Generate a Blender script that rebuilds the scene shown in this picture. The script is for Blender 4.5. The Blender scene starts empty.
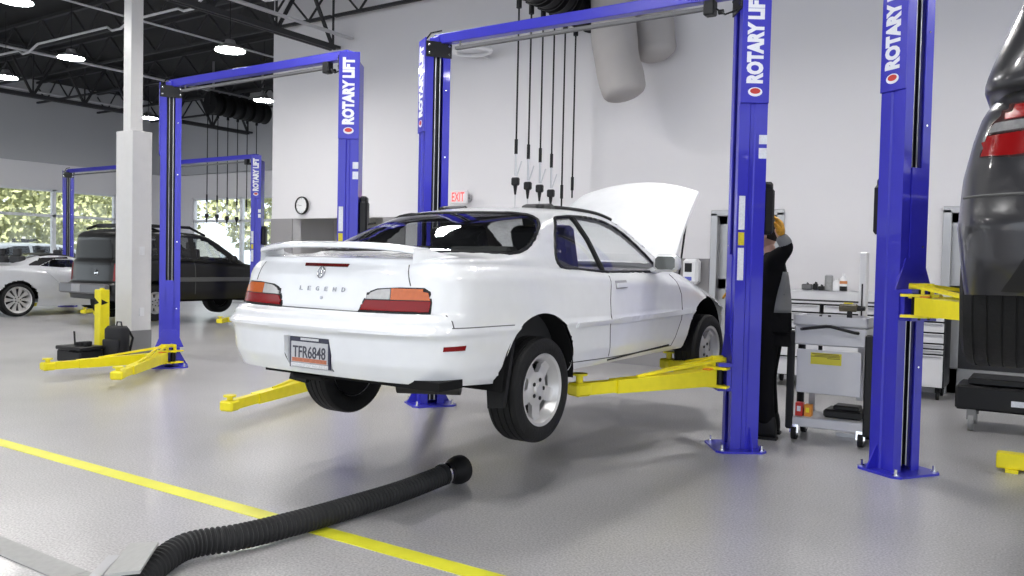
import bpy, bmesh, math, random
import numpy as np
from mathutils import Vector, Matrix
from mathutils.bvhtree import BVHTree
random.seed(7)
SC = bpy.context.scene
C = SC.collection
PI = math.pi
R = math.radians

# ------------------------------------------------------------------ camera
CAMZ = 1.4318
yaw, pit, rol = R(33.414), R(1.7756), R(1.2164)
fwd = Vector((-math.sin(yaw)*math.cos(pit), math.cos(yaw)*math.cos(pit), -math.sin(pit)))
r0 = Vector((math.cos(yaw), math.sin(yaw), 0)); u0 = r0.cross(fwd)
rr = r0*math.cos(rol) + u0*math.sin(rol); uu = -r0*math.sin(rol) + u0*math.cos(rol)
cam = bpy.data.cameras.new('camera'); camo = bpy.data.objects.new('camera', cam); C.objects.link(camo)
m = Matrix((rr, uu, -fwd)).transposed().to_4x4(); m.translation = Vector((0, 0, CAMZ)); camo.matrix_world = m
cam.sensor_width = 36; cam.lens = 832.16/1024*36; cam.clip_end = 200
SC.camera = camo

# ------------------------------------------------------------------ world, sun, exposure
SC.view_settings.view_transform = 'Standard'; SC.view_settings.look = 'None'
SC.view_settings.gamma = 1; SC.view_settings.use_curve_mapping = False
SC.view_settings.exposure = 0.0
W = bpy.data.worlds.new('World'); SC.world = W; W.use_nodes = True
bg = W.node_tree.nodes['Background']; bg.inputs[0].default_value = (0.86, 0.92, 1.0, 1); bg.inputs[1].default_value = 2.2
LAMP = 150.0
sun = bpy.data.lights.new('sun', 'SUN'); sun.energy = 11.0; sun.angle = R(3); sun.color = (1, .96, .88)
suno = bpy.data.objects.new('sun', sun); C.objects.link(suno); suno.rotation_euler = Vector((-.55, .45, -.72)).to_track_quat('-Z', 'Y').to_euler()

# ------------------------------------------------------------------ materials
MATS = {}
def mat(name, col, rough=.5, metal=0, coat=0, emis=None, es=0, noise=None, bump=None, spec=.5):
    if name in MATS: return MATS[name]
    ma = bpy.data.materials.new(name); ma.use_nodes = True
    nt = ma.node_tree; b = nt.nodes['Principled BSDF']
    b.inputs['Base Color'].default_value = (*col, 1); b.inputs['Roughness'].default_value = rough
    b.inputs['Metallic'].default_value = metal; b.inputs['Coat Weight'].default_value = coat
    b.inputs['Coat Roughness'].default_value = .05
    b.inputs['Specular IOR Level'].default_value = spec
    if emis: b.inputs['Emission Color'].default_value = (*emis, 1); b.inputs['Emission Strength'].default_value = es
    # every material gets a little procedural variation
    n = nt.nodes.new('ShaderNodeTexNoise'); tc = nt.nodes.new('ShaderNodeTexCoord')
    sc_, amt = noise or (9.0, .05)
    n.inputs['Scale'].default_value = sc_; n.inputs['Detail'].default_value = 4
    nt.links.new(tc.outputs['Object'], n.inputs['Vector'])
    mx = nt.nodes.new('ShaderNodeMix'); mx.data_type = 'RGBA'
    mx.inputs['A'].default_value = (*[c*(1-amt) for c in col], 1); mx.inputs['B'].default_value = (*[min(1, c*(1+amt)) for c in col], 1)
    nt.links.new(n.outputs['Fac'], mx.inputs['Factor']); nt.links.new(mx.outputs['Result'], b.inputs['Base Color'])
    if bump:
        bn = nt.nodes.new('ShaderNodeTexNoise'); bn.inputs['Scale'].default_value = bump[0]; bn.inputs['Detail'].default_value = 5
        nt.links.new(tc.outputs['Object'], bn.inputs['Vector'])
        bp = nt.nodes.new('ShaderNodeBump'); bp.inputs['Strength'].default_value = bump[1]; bp.inputs['Distance'].default_value = .01
        nt.links.new(bn.outputs['Fac'], bp.inputs['Height']); nt.links.new(bp.outputs['Normal'], b.inputs['Normal'])
    MATS[name] = ma
    return ma
def glass(name, tint, refl=.08, rough=.02):
    if name in MATS: return MATS[name]
    ma = bpy.data.materials.new(name); ma.use_nodes = True; nt = ma.node_tree
    nt.nodes.clear(); o = nt.nodes.new('ShaderNodeOutputMaterial')
    t = nt.nodes.new('ShaderNodeBsdfTransparent'); t.inputs[0].default_value = (*tint, 1)
    g = nt.nodes.new('ShaderNodeBsdfGlossy'); g.inputs['Roughness'].default_value = rough; g.inputs[0].default_value = (.95, .95, 1, 1)
    f = nt.nodes.new('ShaderNodeLayerWeight'); pw = nt.nodes.new('ShaderNodeMath'); pw.operation = 'POWER'; pw.inputs[1].default_value = 4.5
    nt.links.new(f.outputs['Facing'], pw.inputs[0])
    ad = nt.nodes.new('ShaderNodeMath'); ad.operation = 'ADD'; ad.inputs[1].default_value = refl; ad.use_clamp = True
    nt.links.new(pw.outputs[0], ad.inputs[0])
    mx = nt.nodes.new('ShaderNodeMixShader'); nt.links.new(ad.outputs[0], mx.inputs[0]); nt.links.new(t.outputs[0], mx.inputs[1]); nt.links.new(g.outputs[0], mx.inputs[2])
    nt.links.new(mx.outputs[0], o.inputs[0]); MATS[name] = ma
    return ma
M_BLUE = mat('blue_powder_coat', (.026, .024, .46), .35, coat=.25)
M_YEL = mat('yellow_paint', (.86, .74, .01), .4, noise=(14, .1))
M_BLK = mat('black_rubber', (.007, .007, .008), .6, spec=.3)
M_BLKP = mat('black_plastic', (.010, .010, .011), .45, spec=.3)
M_BLKM = mat('black_steel', (.008, .008, .009), .4, spec=.3)
M_STEEL = mat('galvanised_steel', (.5, .5, .52), .35, metal=.9)
M_CHROME = mat('polished_metal', (.75, .75, .77), .15, metal=1)
M_GREY = mat('grey_padding', (.14, .14, .145), .7)
M_WHITE = mat('white_paint', (.8, .8, .81), .35)
M_WLET = mat('white_lettering', (.85, .86, .9), .5)
M_RED = mat('red_print', (.55, .03, .02), .4)
M_STK = mat('white_sticker', (.72, .74, .8), .5, noise=(60, .2))
M_CARW = mat('white_car_paint', (.80, .81, .83), .22, coat=.6)
M_TYRE = mat('tyre_rubber', (.008, .008, .0085), .65, bump=(60, .3), spec=.3)
M_RIM = mat('alloy_rim', (.58, .57, .57), .35, metal=.45)
M_DARKM = mat('dark_underbody', (.006, .006, .0065), .8, spec=.2)
M_JOIST = mat('dark_painted_steel', (.022, .022, .024), .6)

# ------------------------------------------------------------------ mesh builder
class MB:
    def __init__(s): s.v = []; s.f = []
    def add(s, v, f):
        o = len(s.v); s.v += [tuple(p) for p in v]; s.f += [tuple(i+o for i in q) for q in f]; return s
    def box(s, c, d, rz=0, ch=0.0, M=None):
        x, y, z = d[0]/2, d[1]/2, d[2]/2
        if ch > 0:
            ch = min(ch, x*.45, y*.45, z*.45)
            v = []; 
            for sx in (-1, 1):
                for sy in (-1, 1):
                    for sz in (-1, 1):
                        v += [(sx*(x-ch), sy*(y-ch), sz*z), (sx*(x-ch), sy*y, sz*(z-ch)), (sx*x, sy*(y-ch), sz*(z-ch))]
            bm = bmesh.new(); [bm.verts.new(p) for p in v]; bmesh.ops.convex_hull(bm, input=bm.verts[:])
            bmesh.ops.dissolve_limit(bm, angle_limit=.01, verts=bm.verts[:], edges=bm.edges[:])
            bm.verts.index_update(); vv = [q.co[:] for q in bm.verts]; ff = [[q.index for q in f.verts] for f in bm.faces]; bm.free()
        else:
            vv = [(a*x, b*y, e*z) for a in (-1, 1) for b in (-1, 1) for e in (-1, 1)]
            ff = [(0, 1, 3, 2), (4, 6, 7, 5), (0, 4, 5, 1), (2, 3, 7, 6), (0, 2, 6, 4), (1, 5, 7, 3)]
        T = Matrix.Translation(c) @ (M.to_4x4() if M is not None else Matrix.Rotation(rz, 4, 'Z'))
        return s.add([T @ Vector(p) for p in vv], ff)
    def bar(s, a, b, w, h, w2=None, h2=None, ch=0, up=(0, 0, 1)):
        a, b = Vector(a), Vector(b); d = (b-a); L = d.length; d.normalize(); up = Vector(up)
        if abs(d.dot(up)) > .99: up = Vector((1, 0, 0))
        r = d.cross(up).normalized(); q = r.cross(d)
        w2 = w2 or w; h2 = h2 or h
        v = []
        for P, ww, hh in ((a, w, h), (b, w2, h2)):
            for sx, sy in ((-1, -1), (1, -1), (1, 1), (-1, 1)): v.append(P + r*(sx*ww/2) + q*(sy*hh/2))
        return s.add(v, [(3, 2, 1, 0), (4, 5, 6, 7), (0, 1, 5, 4), (1, 2, 6, 5), (2, 3, 7, 6), (3, 0, 4, 7)])
    def cyl(s, a, b, r, r2=None, n=16, cap=True):
        a, b = Vector(a), Vector(b); d = (b-a).normalized(); up = Vector((0, 0, 1)) if abs(d.z) < .9 else Vector((1, 0, 0))
        e = d.cross(up).normalized(); g = d.cross(e); r2 = r if r2 is None else r2
        v = [P + (e*math.cos(2*PI*i/n)+g*math.sin(2*PI*i/n))*q for P, q in ((a, r), (b, r2)) for i in range(n)]
        f = [(i, (i+1) % n, n+(i+1) % n, n+i) for i in range(n)]
        if cap: f += [tuple(range(n))[::-1], tuple(range(n, 2*n))]
        return s.add(v, f)
    def tube(s, pts, r, n=8, closed=False, rf=None):
        P = [Vector(p) for p in pts]; N = len(P); v = []; prev = None
        for i, p in enumerate(P):
            if closed: d = P[(i+1) % N]-P[i-1]
            else: d = P[min(i+1, N-1)]-P[max(i-1, 0)]
            d.normalize()
            if prev is None:
                up = Vector((0, 0, 1)) if abs(d.z) < .9 else Vector((1, 0, 0)); e = d.cross(up).normalized()
            else: e = (prev - d*prev.dot(d)).normalized()
            prev = e; g = d.cross(e); q = rf(i) if rf else r
            v += [p + (e*math.cos(2*PI*k/n)+g*math.sin(2*PI*k/n))*q for k in range(n)]
        f = []
        for i in range(N if closed else N-1):
            a, b = i*n, ((i+1) % N)*n
            f += [(a+k, a+(k+1) % n, b+(k+1) % n, b+k) for k in range(n)]
        if not closed: f += [tuple(range(n))[::-1], tuple(range((N-1)*n, N*n))]
        return s.add(v, f)
    def lathe(s, prof, o=(0, 0, 0), axis='z', n=32, M=None):
        v = []
        for (r, h) in prof:
            for k in range(n):
                a = 2*PI*k/n; c, q = r*math.cos(a), r*math.sin(a)
                v.append({'z': (c, q, h), 'x': (h, c, q), 'y': (q, h, c)}[axis])
        f = []
        for i in range(len(prof)-1):
            f += [(i*n+k, i*n+(k+1) % n, (i+1)*n+(k+1) % n, (i+1)*n+k) for k in range(n)]
        if M is not None: v = [M @ Vector(p) for p in v]
        return s.add([Vector(p)+Vector(o) for p in v], f)
    def prism(s, poly, a, b, plane='xy', o=(0, 0, 0), M=None):
        n = len(poly); mk = {'xy': lambda p, h: (p[0], p[1], h), 'xz': lambda p, h: (p[0], h, p[1]), 'yz': lambda p, h: (h, p[0], p[1])}[plane]
        v = [Vector(mk(p, a)) for p in poly]+[Vector(mk(p, b)) for p in poly]
        if M is not None: v = [M @ p for p in v]
        return s.add([p+Vector(o) for p in v], [tuple(range(n))[::-1], tuple(range(n, 2*n))]+[(i, (i+1) % n, n+(i+1) % n, n+i) for i in range(n)])
    def ball(s, c, r, n=12, sc=(1, 1, 1)):
        v = []; f = []
        for i in range(n+1):
            a = PI*i/n
            for k in range(2*n):
                b = PI*k/n; v.append((c[0]+r*sc[0]*math.sin(a)*math.cos(b), c[1]+r*sc[1]*math.sin(a)*math.sin(b), c[2]+r*sc[2]*math.cos(a)))
        for i in range(n):
            for k in range(2*n): f.append((i*2*n+k, i*2*n+(k+1) % (2*n), (i+1)*2*n+(k+1) % (2*n), (i+1)*2*n+k))
        return s.add(v, f)
    def build(s, name, ma, parent=None, smooth=True, ang=35, bevel=0, weld=True, mods=None):
        me = bpy.data.meshes.new(name); me.from_pydata(s.v, [], s.f)
        bm = bmesh.new(); bm.from_mesh(me)
        if weld: bmesh.ops.remove_doubles(bm, verts=bm.verts[:], dist=1e-5)
        bmesh.ops.recalc_face_normals(bm, faces=bm.faces[:]); bm.to_mesh(me); bm.free()
        me.materials.append(ma)
        if smooth:
            me.shade_smooth(); me.set_sharp_from_angle(angle=R(ang))
        o = bpy.data.objects.new(name, me); C.objects.link(o)
        if parent is not None: o.parent = parent
        if bevel:
            b = o.modifiers.new('bevel', 'BEVEL'); b.width = bevel; b.segments = 2; b.limit_method = 'ANGLE'; b.angle_limit = R(40); b.harden_normals = False
        return o
def thing(name, label, cat, loc=(0, 0, 0), rz=0, group=None):
    o = bpy.data.objects.new(name, None); C.objects.link(o); o.location = loc; o.rotation_euler = (0, 0, rz)
    o['label'] = label; o['category'] = cat
    if group: o['group'] = group
    return o
def tag(o, label, cat, group=None, kind=None):
    o['label'] = label; o['category'] = cat
    if group: o['group'] = group
    if kind: o['kind'] = kind
    return o
def struct(o, label=None):
    o['kind'] = 'structure'
    if label: o['label'] = label
    return o
def copy_tree(o, parent=None):
    c = o.copy(); C.objects.link(c)
    if parent is not None: c.parent = parent
    for ch in list(o.children): copy_tree(ch, c)
    return c
def text(s, size, ma, M, name='lettering', parent=None, ext=.001, bold=0.0, sx=1.0):
    cu = bpy.data.curves.new(name, 'FONT'); cu.body = s; cu.size = size; cu.extrude = ext; cu.offset = bold
    cu.align_x = 'LEFT'; cu.align_y = 'BOTTOM_BASELINE'; cu.resolution_u = 3
    t = bpy.data.objects.new('tmp', cu); C.objects.link(t)
    dg = bpy.context.evaluated_depsgraph_get(); me = bpy.data.meshes.new_from_object(t.evaluated_get(dg))
    bpy.data.objects.remove(t); me.name = name; me.materials.clear(); me.materials.append(ma)
    me.transform(M @ Matrix.Diagonal((sx, 1, 1, 1)))
    o = bpy.data.objects.new(name, me); C.objects.link(o)
    if parent is not None: o.parent = parent
    return o
def basis(xa, ya, o):     # matrix whose local X goes along xa and local Y along ya
    xa = Vector(xa).normalized(); ya = Vector(ya).normalized(); za = xa.cross(ya)
    m = Matrix((xa, ya, za)).transposed().to_4x4(); m.translation = Vector(o); return m

# ------------------------------------------------------------------ car body generator
def cr(x, xs, ys):        # catmull-rom style interpolation of vector tables
    xs = list(xs); ys = [np.array(y, float) for y in ys]
    if x <= xs[0]: return ys[0]
    if x >= xs[-1]: return ys[-1]
    i = max(k for k in range(len(xs)-1) if xs[k] <= x)
    h = xs[i+1]-xs[i]; t = (x-xs[i])/h
    m0 = (ys[i+1]-ys[i-1])/(xs[i+1]-xs[i-1]) if i > 0 else (ys[1]-ys[0])/(xs[1]-xs[0])
    m1 = (ys[i+2]-ys[i])/(xs[i+2]-xs[i]) if i+2 < len(xs) else (ys[-1]-ys[-2])/(xs[-1]-xs[-2])
    return (2*t**3-3*t**2+1)*ys[i]+(t**3-2*t**2+t)*h*m0+(-2*t**3+3*t**2)*ys[i+1]+(t**3-t**2)*h*m1
def lin(x, tab): return float(np.interp(x, [a for a, b in tab], [b for a, b in tab]))
def inpoly(P, poly):
    x, y = P[:, 0], P[:, 1]; ins = np.zeros(len(P), bool); n = len(poly)
    for i in range(n):
        x1, y1 = poly[i]; x2, y2 = poly[(i+1) % n]
        c = ((y1 > y) != (y2 > y)) & (x < (x2-x1)*(y-y1)/((y2-y1) if y2 != y1 else 1e-9)+x1)
        ins ^= c
    return ins
def nearest(P, poly, closed=True):
    best = np.full(len(P), 1e9); Q = P.copy(); n = len(poly)
    for i in range(n if closed else n-1):
        a = np.array(poly[i], float); b = np.array(poly[(i+1) % n], float); d = b-a
        t = np.clip(((P-a)@d)/max(d@d, 1e-12), 0, 1); q = a+t[:, None]*d; D = np.hypot(*(P-q).T)
        k = D < best; best[k] = D[k]; Q[k] = q[k]
    return best, Q
def smooth_poly(pts, k=4, closed=True):
    P = [np.array(p, float) for p in pts]; n = len(P); out = []
    for i in range(n if closed else n-1):
        p0, p1, p2, p3 = (P[(i-1) % n] if closed or i > 0 else P[i]), P[i], P[(i+1) % n], (P[(i+2) % n] if closed or i+2 < n else P[(i+1) % n])
        for j in range(k):
            t = j/k; out.append(tuple(.5*((2*p1)+(-p0+p2)*t+(2*p0-5*p1+4*p2-p3)*t*t+(-p0+3*p1-3*p2+p3)*t**3)))
    if not closed: out.append(tuple(P[-1]))
    return out

def body_gen(S):
    """S: dict of tables. returns V (n,3), F list, upper flag per vertex row; half body x>=0"""
    ycr, ycf, nr_, nf_ = S['ycr'], S['ycf'], S.get('nr', 30), S.get('nf', 16)
    dy = S.get('dy', .02); ns, mu = S.get('ns', 34), S.get('mu', 36)
    er, ef = S.get('er', 5), S.get('ef', 3)
    ks = np.linspace(0, .88, nr_*3//4); ar = [math.asin(k**(er/2)) for k in ks]
    cols = [('r', a) for a in ar]+[('r', a) for a in np.linspace(ar[-1], PI/2, nr_//2+1, endpoint=False)[1:]]
    cols += [('s', y) for y in np.linspace(ycr, ycf, int((ycf-ycr)/dy))]
    cols += [('f', a) for a in np.linspace(PI/2, 0, nf_+1)[1:]]
    Wz, Rz, Fz, zt, zb, wy = S['W'], S['R'], S['F'], S['zt'], S['zb'], S['wy']
    ys = [k for k, _ in S['sec']]; tab = [v for _, v in S['sec']]
    V = np.zeros((len(cols), ns+mu, 3))
    def pt(c, z, ztop):
        d = ztop-z; sh = S.get('sh', .05); dd = S.get('shd', .08)
        w = lin(z, Wz) - (sh*(1-d/dd)**2 if d < dd else 0)
        if c[0] == 's': return (w*lin(c[1], wy), c[1])
        sn, cs = math.sin(c[1]), math.cos(c[1])
        if c[0] == 'r':
            rr_ = lin(z, Rz) + (S.get('shr', .05)*(1-d/dd)**2 if d < dd else 0)
            k = max(sn, 0)**(2/er); x = w*lin(ycr, wy)*k; y = ycr-(ycr-rr_)*max(cs, 0)**(2/er) + S.get('bow', .06)*k*k*max(cs, 0)**(2/er)
            return x, y
        ff = lin(z, Fz); k = max(sn, 0)**(2/ef)
        return w*lin(ycf, wy)*k, ycf+(ff-ycf)*max(cs, 0)**(2/ef)
    for j, c in enumerate(cols):
        y0 = pt(c, 1.2, 9)[1]; T, B = lin(y0, zt), lin(y0, zb)
        for i in range(ns):
            z = B+(T-B)*i/(ns-1); x, y = pt(c, z, T); V[j, i] = (x, y, z)
        xs, yt, zs = V[j, ns-1]
        wf = (lin(T, Wz)-S.get('sh', .05))*lin(yt, wy)
        k = min(1, xs/max(wf, 1e-6))
        tb = cr(yt, ys, tab)
        pr = [np.array((xs, zs))]+[np.array((tb[2*q]*k, tb[2*q+1])) for q in range(len(tb)//2)]+[np.array((0, tb[-1]))]
        n = len(pr)-1
        pm = np.array((-pr[-2][0], pr[-2][1]))
        ext = [2*pr[0]-pr[1]*.5-pr[0]*.5]+pr+[pm]
        for i in range(1, mu+1):
            t = i/mu*n; q = min(int(t), n-1); t -= q
            p0, p1, p2, p3 = ext[q], ext[q+1], ext[q+2], ext[q+3]
            P = .5*((2*p1)+(-p0+p2)*t+(2*p0-5*p1+4*p2-p3)*t*t+(-p0+3*p1-3*p2+p3)*t**3)
            V[j, ns-1+i] = (max(P[0], 0) if i < mu else 0, yt, P[1])
    return V, ns
def body_build(S, cuts):
    """cuts: list (name, mode 'yz'|'xy', poly, cond(x,y,z arrays)->bool, thr). returns dict name-> (verts, faces)"""
    V, ns = body_gen(S); nc, nrow, _ = V.shape
    P = V.reshape(-1, 3).copy()
    F = np.array([(j*nrow+i, (j+1)*nrow+i, (j+1)*nrow+i+1, j*nrow+i+1) for j in range(nc-1) for i in range(nrow-1)])
    for name, mode, poly, cond, thr in cuts:
        ax = {'yz': [1, 2], 'xy': [0, 1], 'xz': [0, 2]}[mode]
        ok = cond(P[:, 0], P[:, 1], P[:, 2])
        D, Q = nearest(P[:, ax], poly); k = ok & (D < thr)
        for a in (0, 1): P[k, ax[a]] = Q[k, a]
    cen = P[F].mean(1); lab = np.full(len(F), -1)
    for i, (name, mode, poly, cond, thr) in enumerate(cuts):
        ax = {'yz': [1, 2], 'xy': [0, 1], 'xz': [0, 2]}[mode]
        k = inpoly(cen[:, ax], poly) & cond(cen[:, 0], cen[:, 1], cen[:, 2]); lab[k] = i
    return P, F, lab
def mk(P, F, name, ma, parent, mirror=True, offs=0, smooth=True, ang=40, thick=0):
    b = MB(); b.add([tuple(p) for p in P], [tuple(f) for f in F])
    if mirror: b.add([(-p[0], p[1], p[2]) for p in P], [tuple(f)[::-1] for f in F])
    used = sorted({i for f in b.f for i in f}); mp = {k: i for i, k in enumerate(used)}
    b.v = [b.v[i] for i in used]; b.f = [tuple(mp[i] for i in f) for f in b.f]
    o = b.build(name, ma, parent, smooth=smooth, ang=ang)
    return o
def bvh_of(P, F):
    v = [tuple(p) for p in P]+[(-p[0], p[1], p[2]) for p in P]; n = len(P)
    f = [tuple(int(i) for i in q) for q in F]+[tuple(int(i)+n for i in q[::-1]) for q in F]
    return BVHTree.FromPolygons(v, f)
def cast(bv, mode, a, b, sgn=1):
    if mode == 'side': o, d = Vector((sgn*3, a, b)), Vector((-sgn, 0, 0))
    elif mode == 'rear': o, d = Vector((a, -4, b)), Vector((0, 1, 0))
    elif mode == 'front': o, d = Vector((a, 7, b)), Vector((0, -1, 0))
    else: o, d = Vector((a, b, 4)), Vector((0, 0, -1))
    h = bv.ray_cast(o, d)
    return (h[0], h[1] if h[1].dot(d) < 0 else -h[1]) if h[0] is not None else (None, None)
def patch(bv, mode, poly, off=.004, thick=.01, cell=.02, sgn=1, bulge=0):
    """a thin shell following the body, its outline poly in the projection plane"""
    A = np.array(poly, float); lo, hi = A.min(0), A.max(0)
    nx, ny = max(2, int((hi[0]-lo[0])/cell)+2), max(2, int((hi[1]-lo[1])/cell)+2)
    gx, gy = np.meshgrid(np.linspace(lo[0], hi[0], nx), np.linspace(lo[1], hi[1], ny), indexing='ij')
    P = np.stack([gx.ravel(), gy.ravel()], 1)
    D, Q = nearest(P, poly); ins = inpoly(P, poly); ce = max((hi[0]-lo[0])/(nx-1), (hi[1]-lo[1])/(ny-1))
    k = D < ce*.52; P[k] = Q[k]
    # pull the polygon's corners in exactly
    for c in A:
        d = np.hypot(*(P-c).T); i = d.argmin()
        if d[i] < ce: P[i] = c
    F = [(i*ny+j, (i+1)*ny+j, (i+1)*ny+j+1, i*ny+j+1) for i in range(nx-1) for j in range(ny-1)]
    cen = np.array([P[list(f)].mean(0) for f in F]); ok = inpoly(cen, poly)
    F = [f for f, o in zip(F, ok) if o]
    used = sorted({i for f in F for i in f}); out = []; inn = []
    last = None
    for i in used:
        h, n = cast(bv, mode, P[i][0], P[i][1], sgn)
        if h is None: h, n = (last if last else (Vector((0, 0, 0)), Vector((0, 0, 1))))
        last = (h, n); out.append(h+n*(off+bulge*min(1, D[i]/.03))); inn.append(h+n*(off-thick))
    mp = {k: i for i, k in enumerate(used)}; F = [tuple(mp[i] for i in f) for f in F]; n = len(used)
    ed = {}
    for f in F:
        for a, b in zip(f, f[1:]+f[:1]): ed[(a, b)] = 1
    b = MB(); sk = [(q, p, p+n, q+n) for (p, q) in ed if (q, p) not in ed]
    b.add(out+inn, F+[tuple(i+n for i in f[::-1]) for f in F]+sk)
    return b
def surf_line(bv, mode, pts, off=0, sgn=1, step=.03):
    out = []
    for (a, b) in zip(pts, pts[1:]):
        L = math.dist(a, b); k = max(1, int(L/step))
        for i in range(k): out.append((a[0]+(b[0]-a[0])*i/k, a[1]+(b[1]-a[1])*i/k))
    out.append(pts[-1]); res = []
    for p in out:
        h, n = cast(bv, mode, p[0], p[1], sgn)
        if h is not None: res.append(h+n*off)
    return res

# ------------------------------------------------------------------ room shell
def floor_mat():
    ma = bpy.data.materials.new('speckled_epoxy_floor'); ma.use_nodes = True; nt = ma.node_tree; b = nt.nodes['Principled BSDF']
    tc = nt.nodes.new('ShaderNodeTexCoord')
    n1 = nt.nodes.new('ShaderNodeTexNoise'); n1.inputs['Scale'].default_value = 85; n1.inputs['Detail'].default_value = 2
    n2 = nt.nodes.new('ShaderNodeTexNoise'); n2.inputs['Scale'].default_value = .9; n2.inputs['Detail'].default_value = 5
    n3 = nt.nodes.new('ShaderNodeTexVoronoi'); n3.inputs['Scale'].default_value = 95
    for n in (n1, n2, n3): nt.links.new(tc.outputs['Object'], n.inputs['Vector'])
    r1 = nt.nodes.new('ShaderNodeValToRGB'); e = r1.color_ramp.elements
    e[0].position = .34; e[0].color = (.25, .25, .255, 1); e[1].position = .66; e[1].color = (.62, .60, .61, 1)
    nt.links.new(n1.outputs['Fac'], r1.inputs[0])
    r3 = nt.nodes.new('ShaderNodeValToRGB'); e = r3.color_ramp.elements
    e[0].position = .05; e[0].color = (.62, .61, .62, 1); e[1].position = .16; e[1].color = (.45, .44, .445, 1)
    nt.links.new(n3.outputs['Distance'], r3.inputs[0])
    mx = nt.nodes.new('ShaderNodeMix'); mx.data_type = 'RGBA'; mx.inputs['Factor'].default_value = .4
    nt.links.new(r1.outputs[0], mx.inputs['A']); nt.links.new(r3.outputs[0], mx.inputs['B'])
    r2 = nt.nodes.new('ShaderNodeValToRGB'); e = r2.color_ramp.elements
    e[0].position = .3; e[0].color = (.9, .9, .9, 1); e[1].position = .7; e[1].color = (1.06, 1.06, 1.06, 1)
    nt.links.new(n2.outputs['Fac'], r2.inputs[0])
    m2 = nt.nodes.new('ShaderNodeMix'); m2.data_type = 'RGBA'; m2.blend_type = 'MULTIPLY'; m2.inputs['Factor'].default_value = 1
    nt.links.new(mx.outputs['Result'], m2.inputs['A']); nt.links.new(r2.outputs[0], m2.inputs['B'])
    nt.links.new(m2.outputs['Result'], b.inputs['Base Color'])
    b.inputs['Roughness'].default_value = .32; b.inputs['Specular IOR Level'].default_value = .45
    b.inputs['Coat Weight'].default_value = .15; b.inputs['Coat Roughness'].default_value = .12
    n4 = nt.nodes.new('ShaderNodeTexNoise'); n4.inputs['Scale'].default_value = 45; nt.links.new(tc.outputs['Object'], n4.inputs['Vector'])
    bp = nt.nodes.new('ShaderNodeBump'); bp.inputs['Strength'].default_value = .25; bp.inputs['Distance'].default_value = .004
    nt.links.new(n4.outputs['Fac'], bp.inputs['Height']); nt.links.new(bp.outputs['Normal'], b.inputs['Normal'])
    return ma
M_FLOOR = floor_mat()
M_WALL = mat('painted_wall', (.72, .705, .72), .7, noise=(1.2, .015))
M_WAINS = mat('grey_wainscot_paint', (.27, .26, .265), .6, noise=(2, .03))
M_UPPER = mat('dark_grey_upper_wall', (.46, .465, .48), .8, noise=(.7, .03))
M_CEIL = mat('black_ceiling_deck', (.012, .012, .013), .8)
M_FRAME = mat('white_window_frame', (.72, .73, .75), .4)
M_DFRAME = mat('brushed_door_frame', (.42, .42, .42), .35, metal=.6)
M_WGLASS = glass('window_glass', (.93, .95, .95), .03)
def slab(name, c, d, ma, kind=True, label=None):
    o = MB().box(c, d).build(name, ma, smooth=False)
    if kind: struct(o, label)
    return o
fl = slab('floor', (-6, 5, -.05), (40, 26, .1), M_FLOOR)
slab('ceiling', (-6, 5, 6.45), (40, 26, .1), M_CEIL)
# back wall behind the lifts, with the lower grey band and two door openings
def wall_with_holes(name, ma, x0, x1, z0, z1, y0, y1, holes, axis='y'):
    """holes: (x0,x1,z0,z1); builds strips around them"""
    b = MB(); xs = sorted({x0, x1, *[h[0] for h in holes], *[h[1] for h in holes]}); zs = sorted({z0, z1, *[h[2] for h in holes], *[h[3] for h in holes]})
    for a, c in zip(xs, xs[1:]):
        for e, g in zip(zs, zs[1:]):
            if any(h[0]-1e-6 <= a and c <= h[1]+1e-6 and h[2]-1e-6 <= e and g <= h[3]+1e-6 for h in holes): continue
            if axis == 'y': b.box(((a+c)/2, (y0+y1)/2, (e+g)/2), (c-a, y1-y0, g-e))
            else: b.box(((y0+y1)/2, (a+c)/2, (e+g)/2), (y1-y0, c-a, g-e))
    return struct(b.build(name, ma, smooth=False, weld=False))
D1, D2 = (-3.90, -3.08), (-1.10, -.10)
wall_with_holes('wall_back', M_WALL, -12.8, 13, 0, 6.4, 10.9, 11.1, [(D1[0], D1[1], 0, 2.12), (D2[0], D2[1], 0, 2.12), (-12.2, -9.9, 0, 2.17)])
wb = wall_with_holes('trim_wainscot', M_WAINS, -12.8, D1[1]+.06, 0, 1.535, 10.893, 10.8995, [(D1[0]-.06, D1[1]+.06, 0, 1.535), (-12.8, -9.4, 0, 1.535)])
slab('trim_alcove_surround', (-12.5, 10.89, 1.085), (.6, .02, 2.17), M_WAINS)
slab('trim_alcove_side', (-9.65, 10.89, 1.085), (.5, .02, 2.17), M_WAINS)
slab('wall_end', (-12.7, 14, 3.2), (.2, 6, 6.4), M_WALL)
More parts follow.
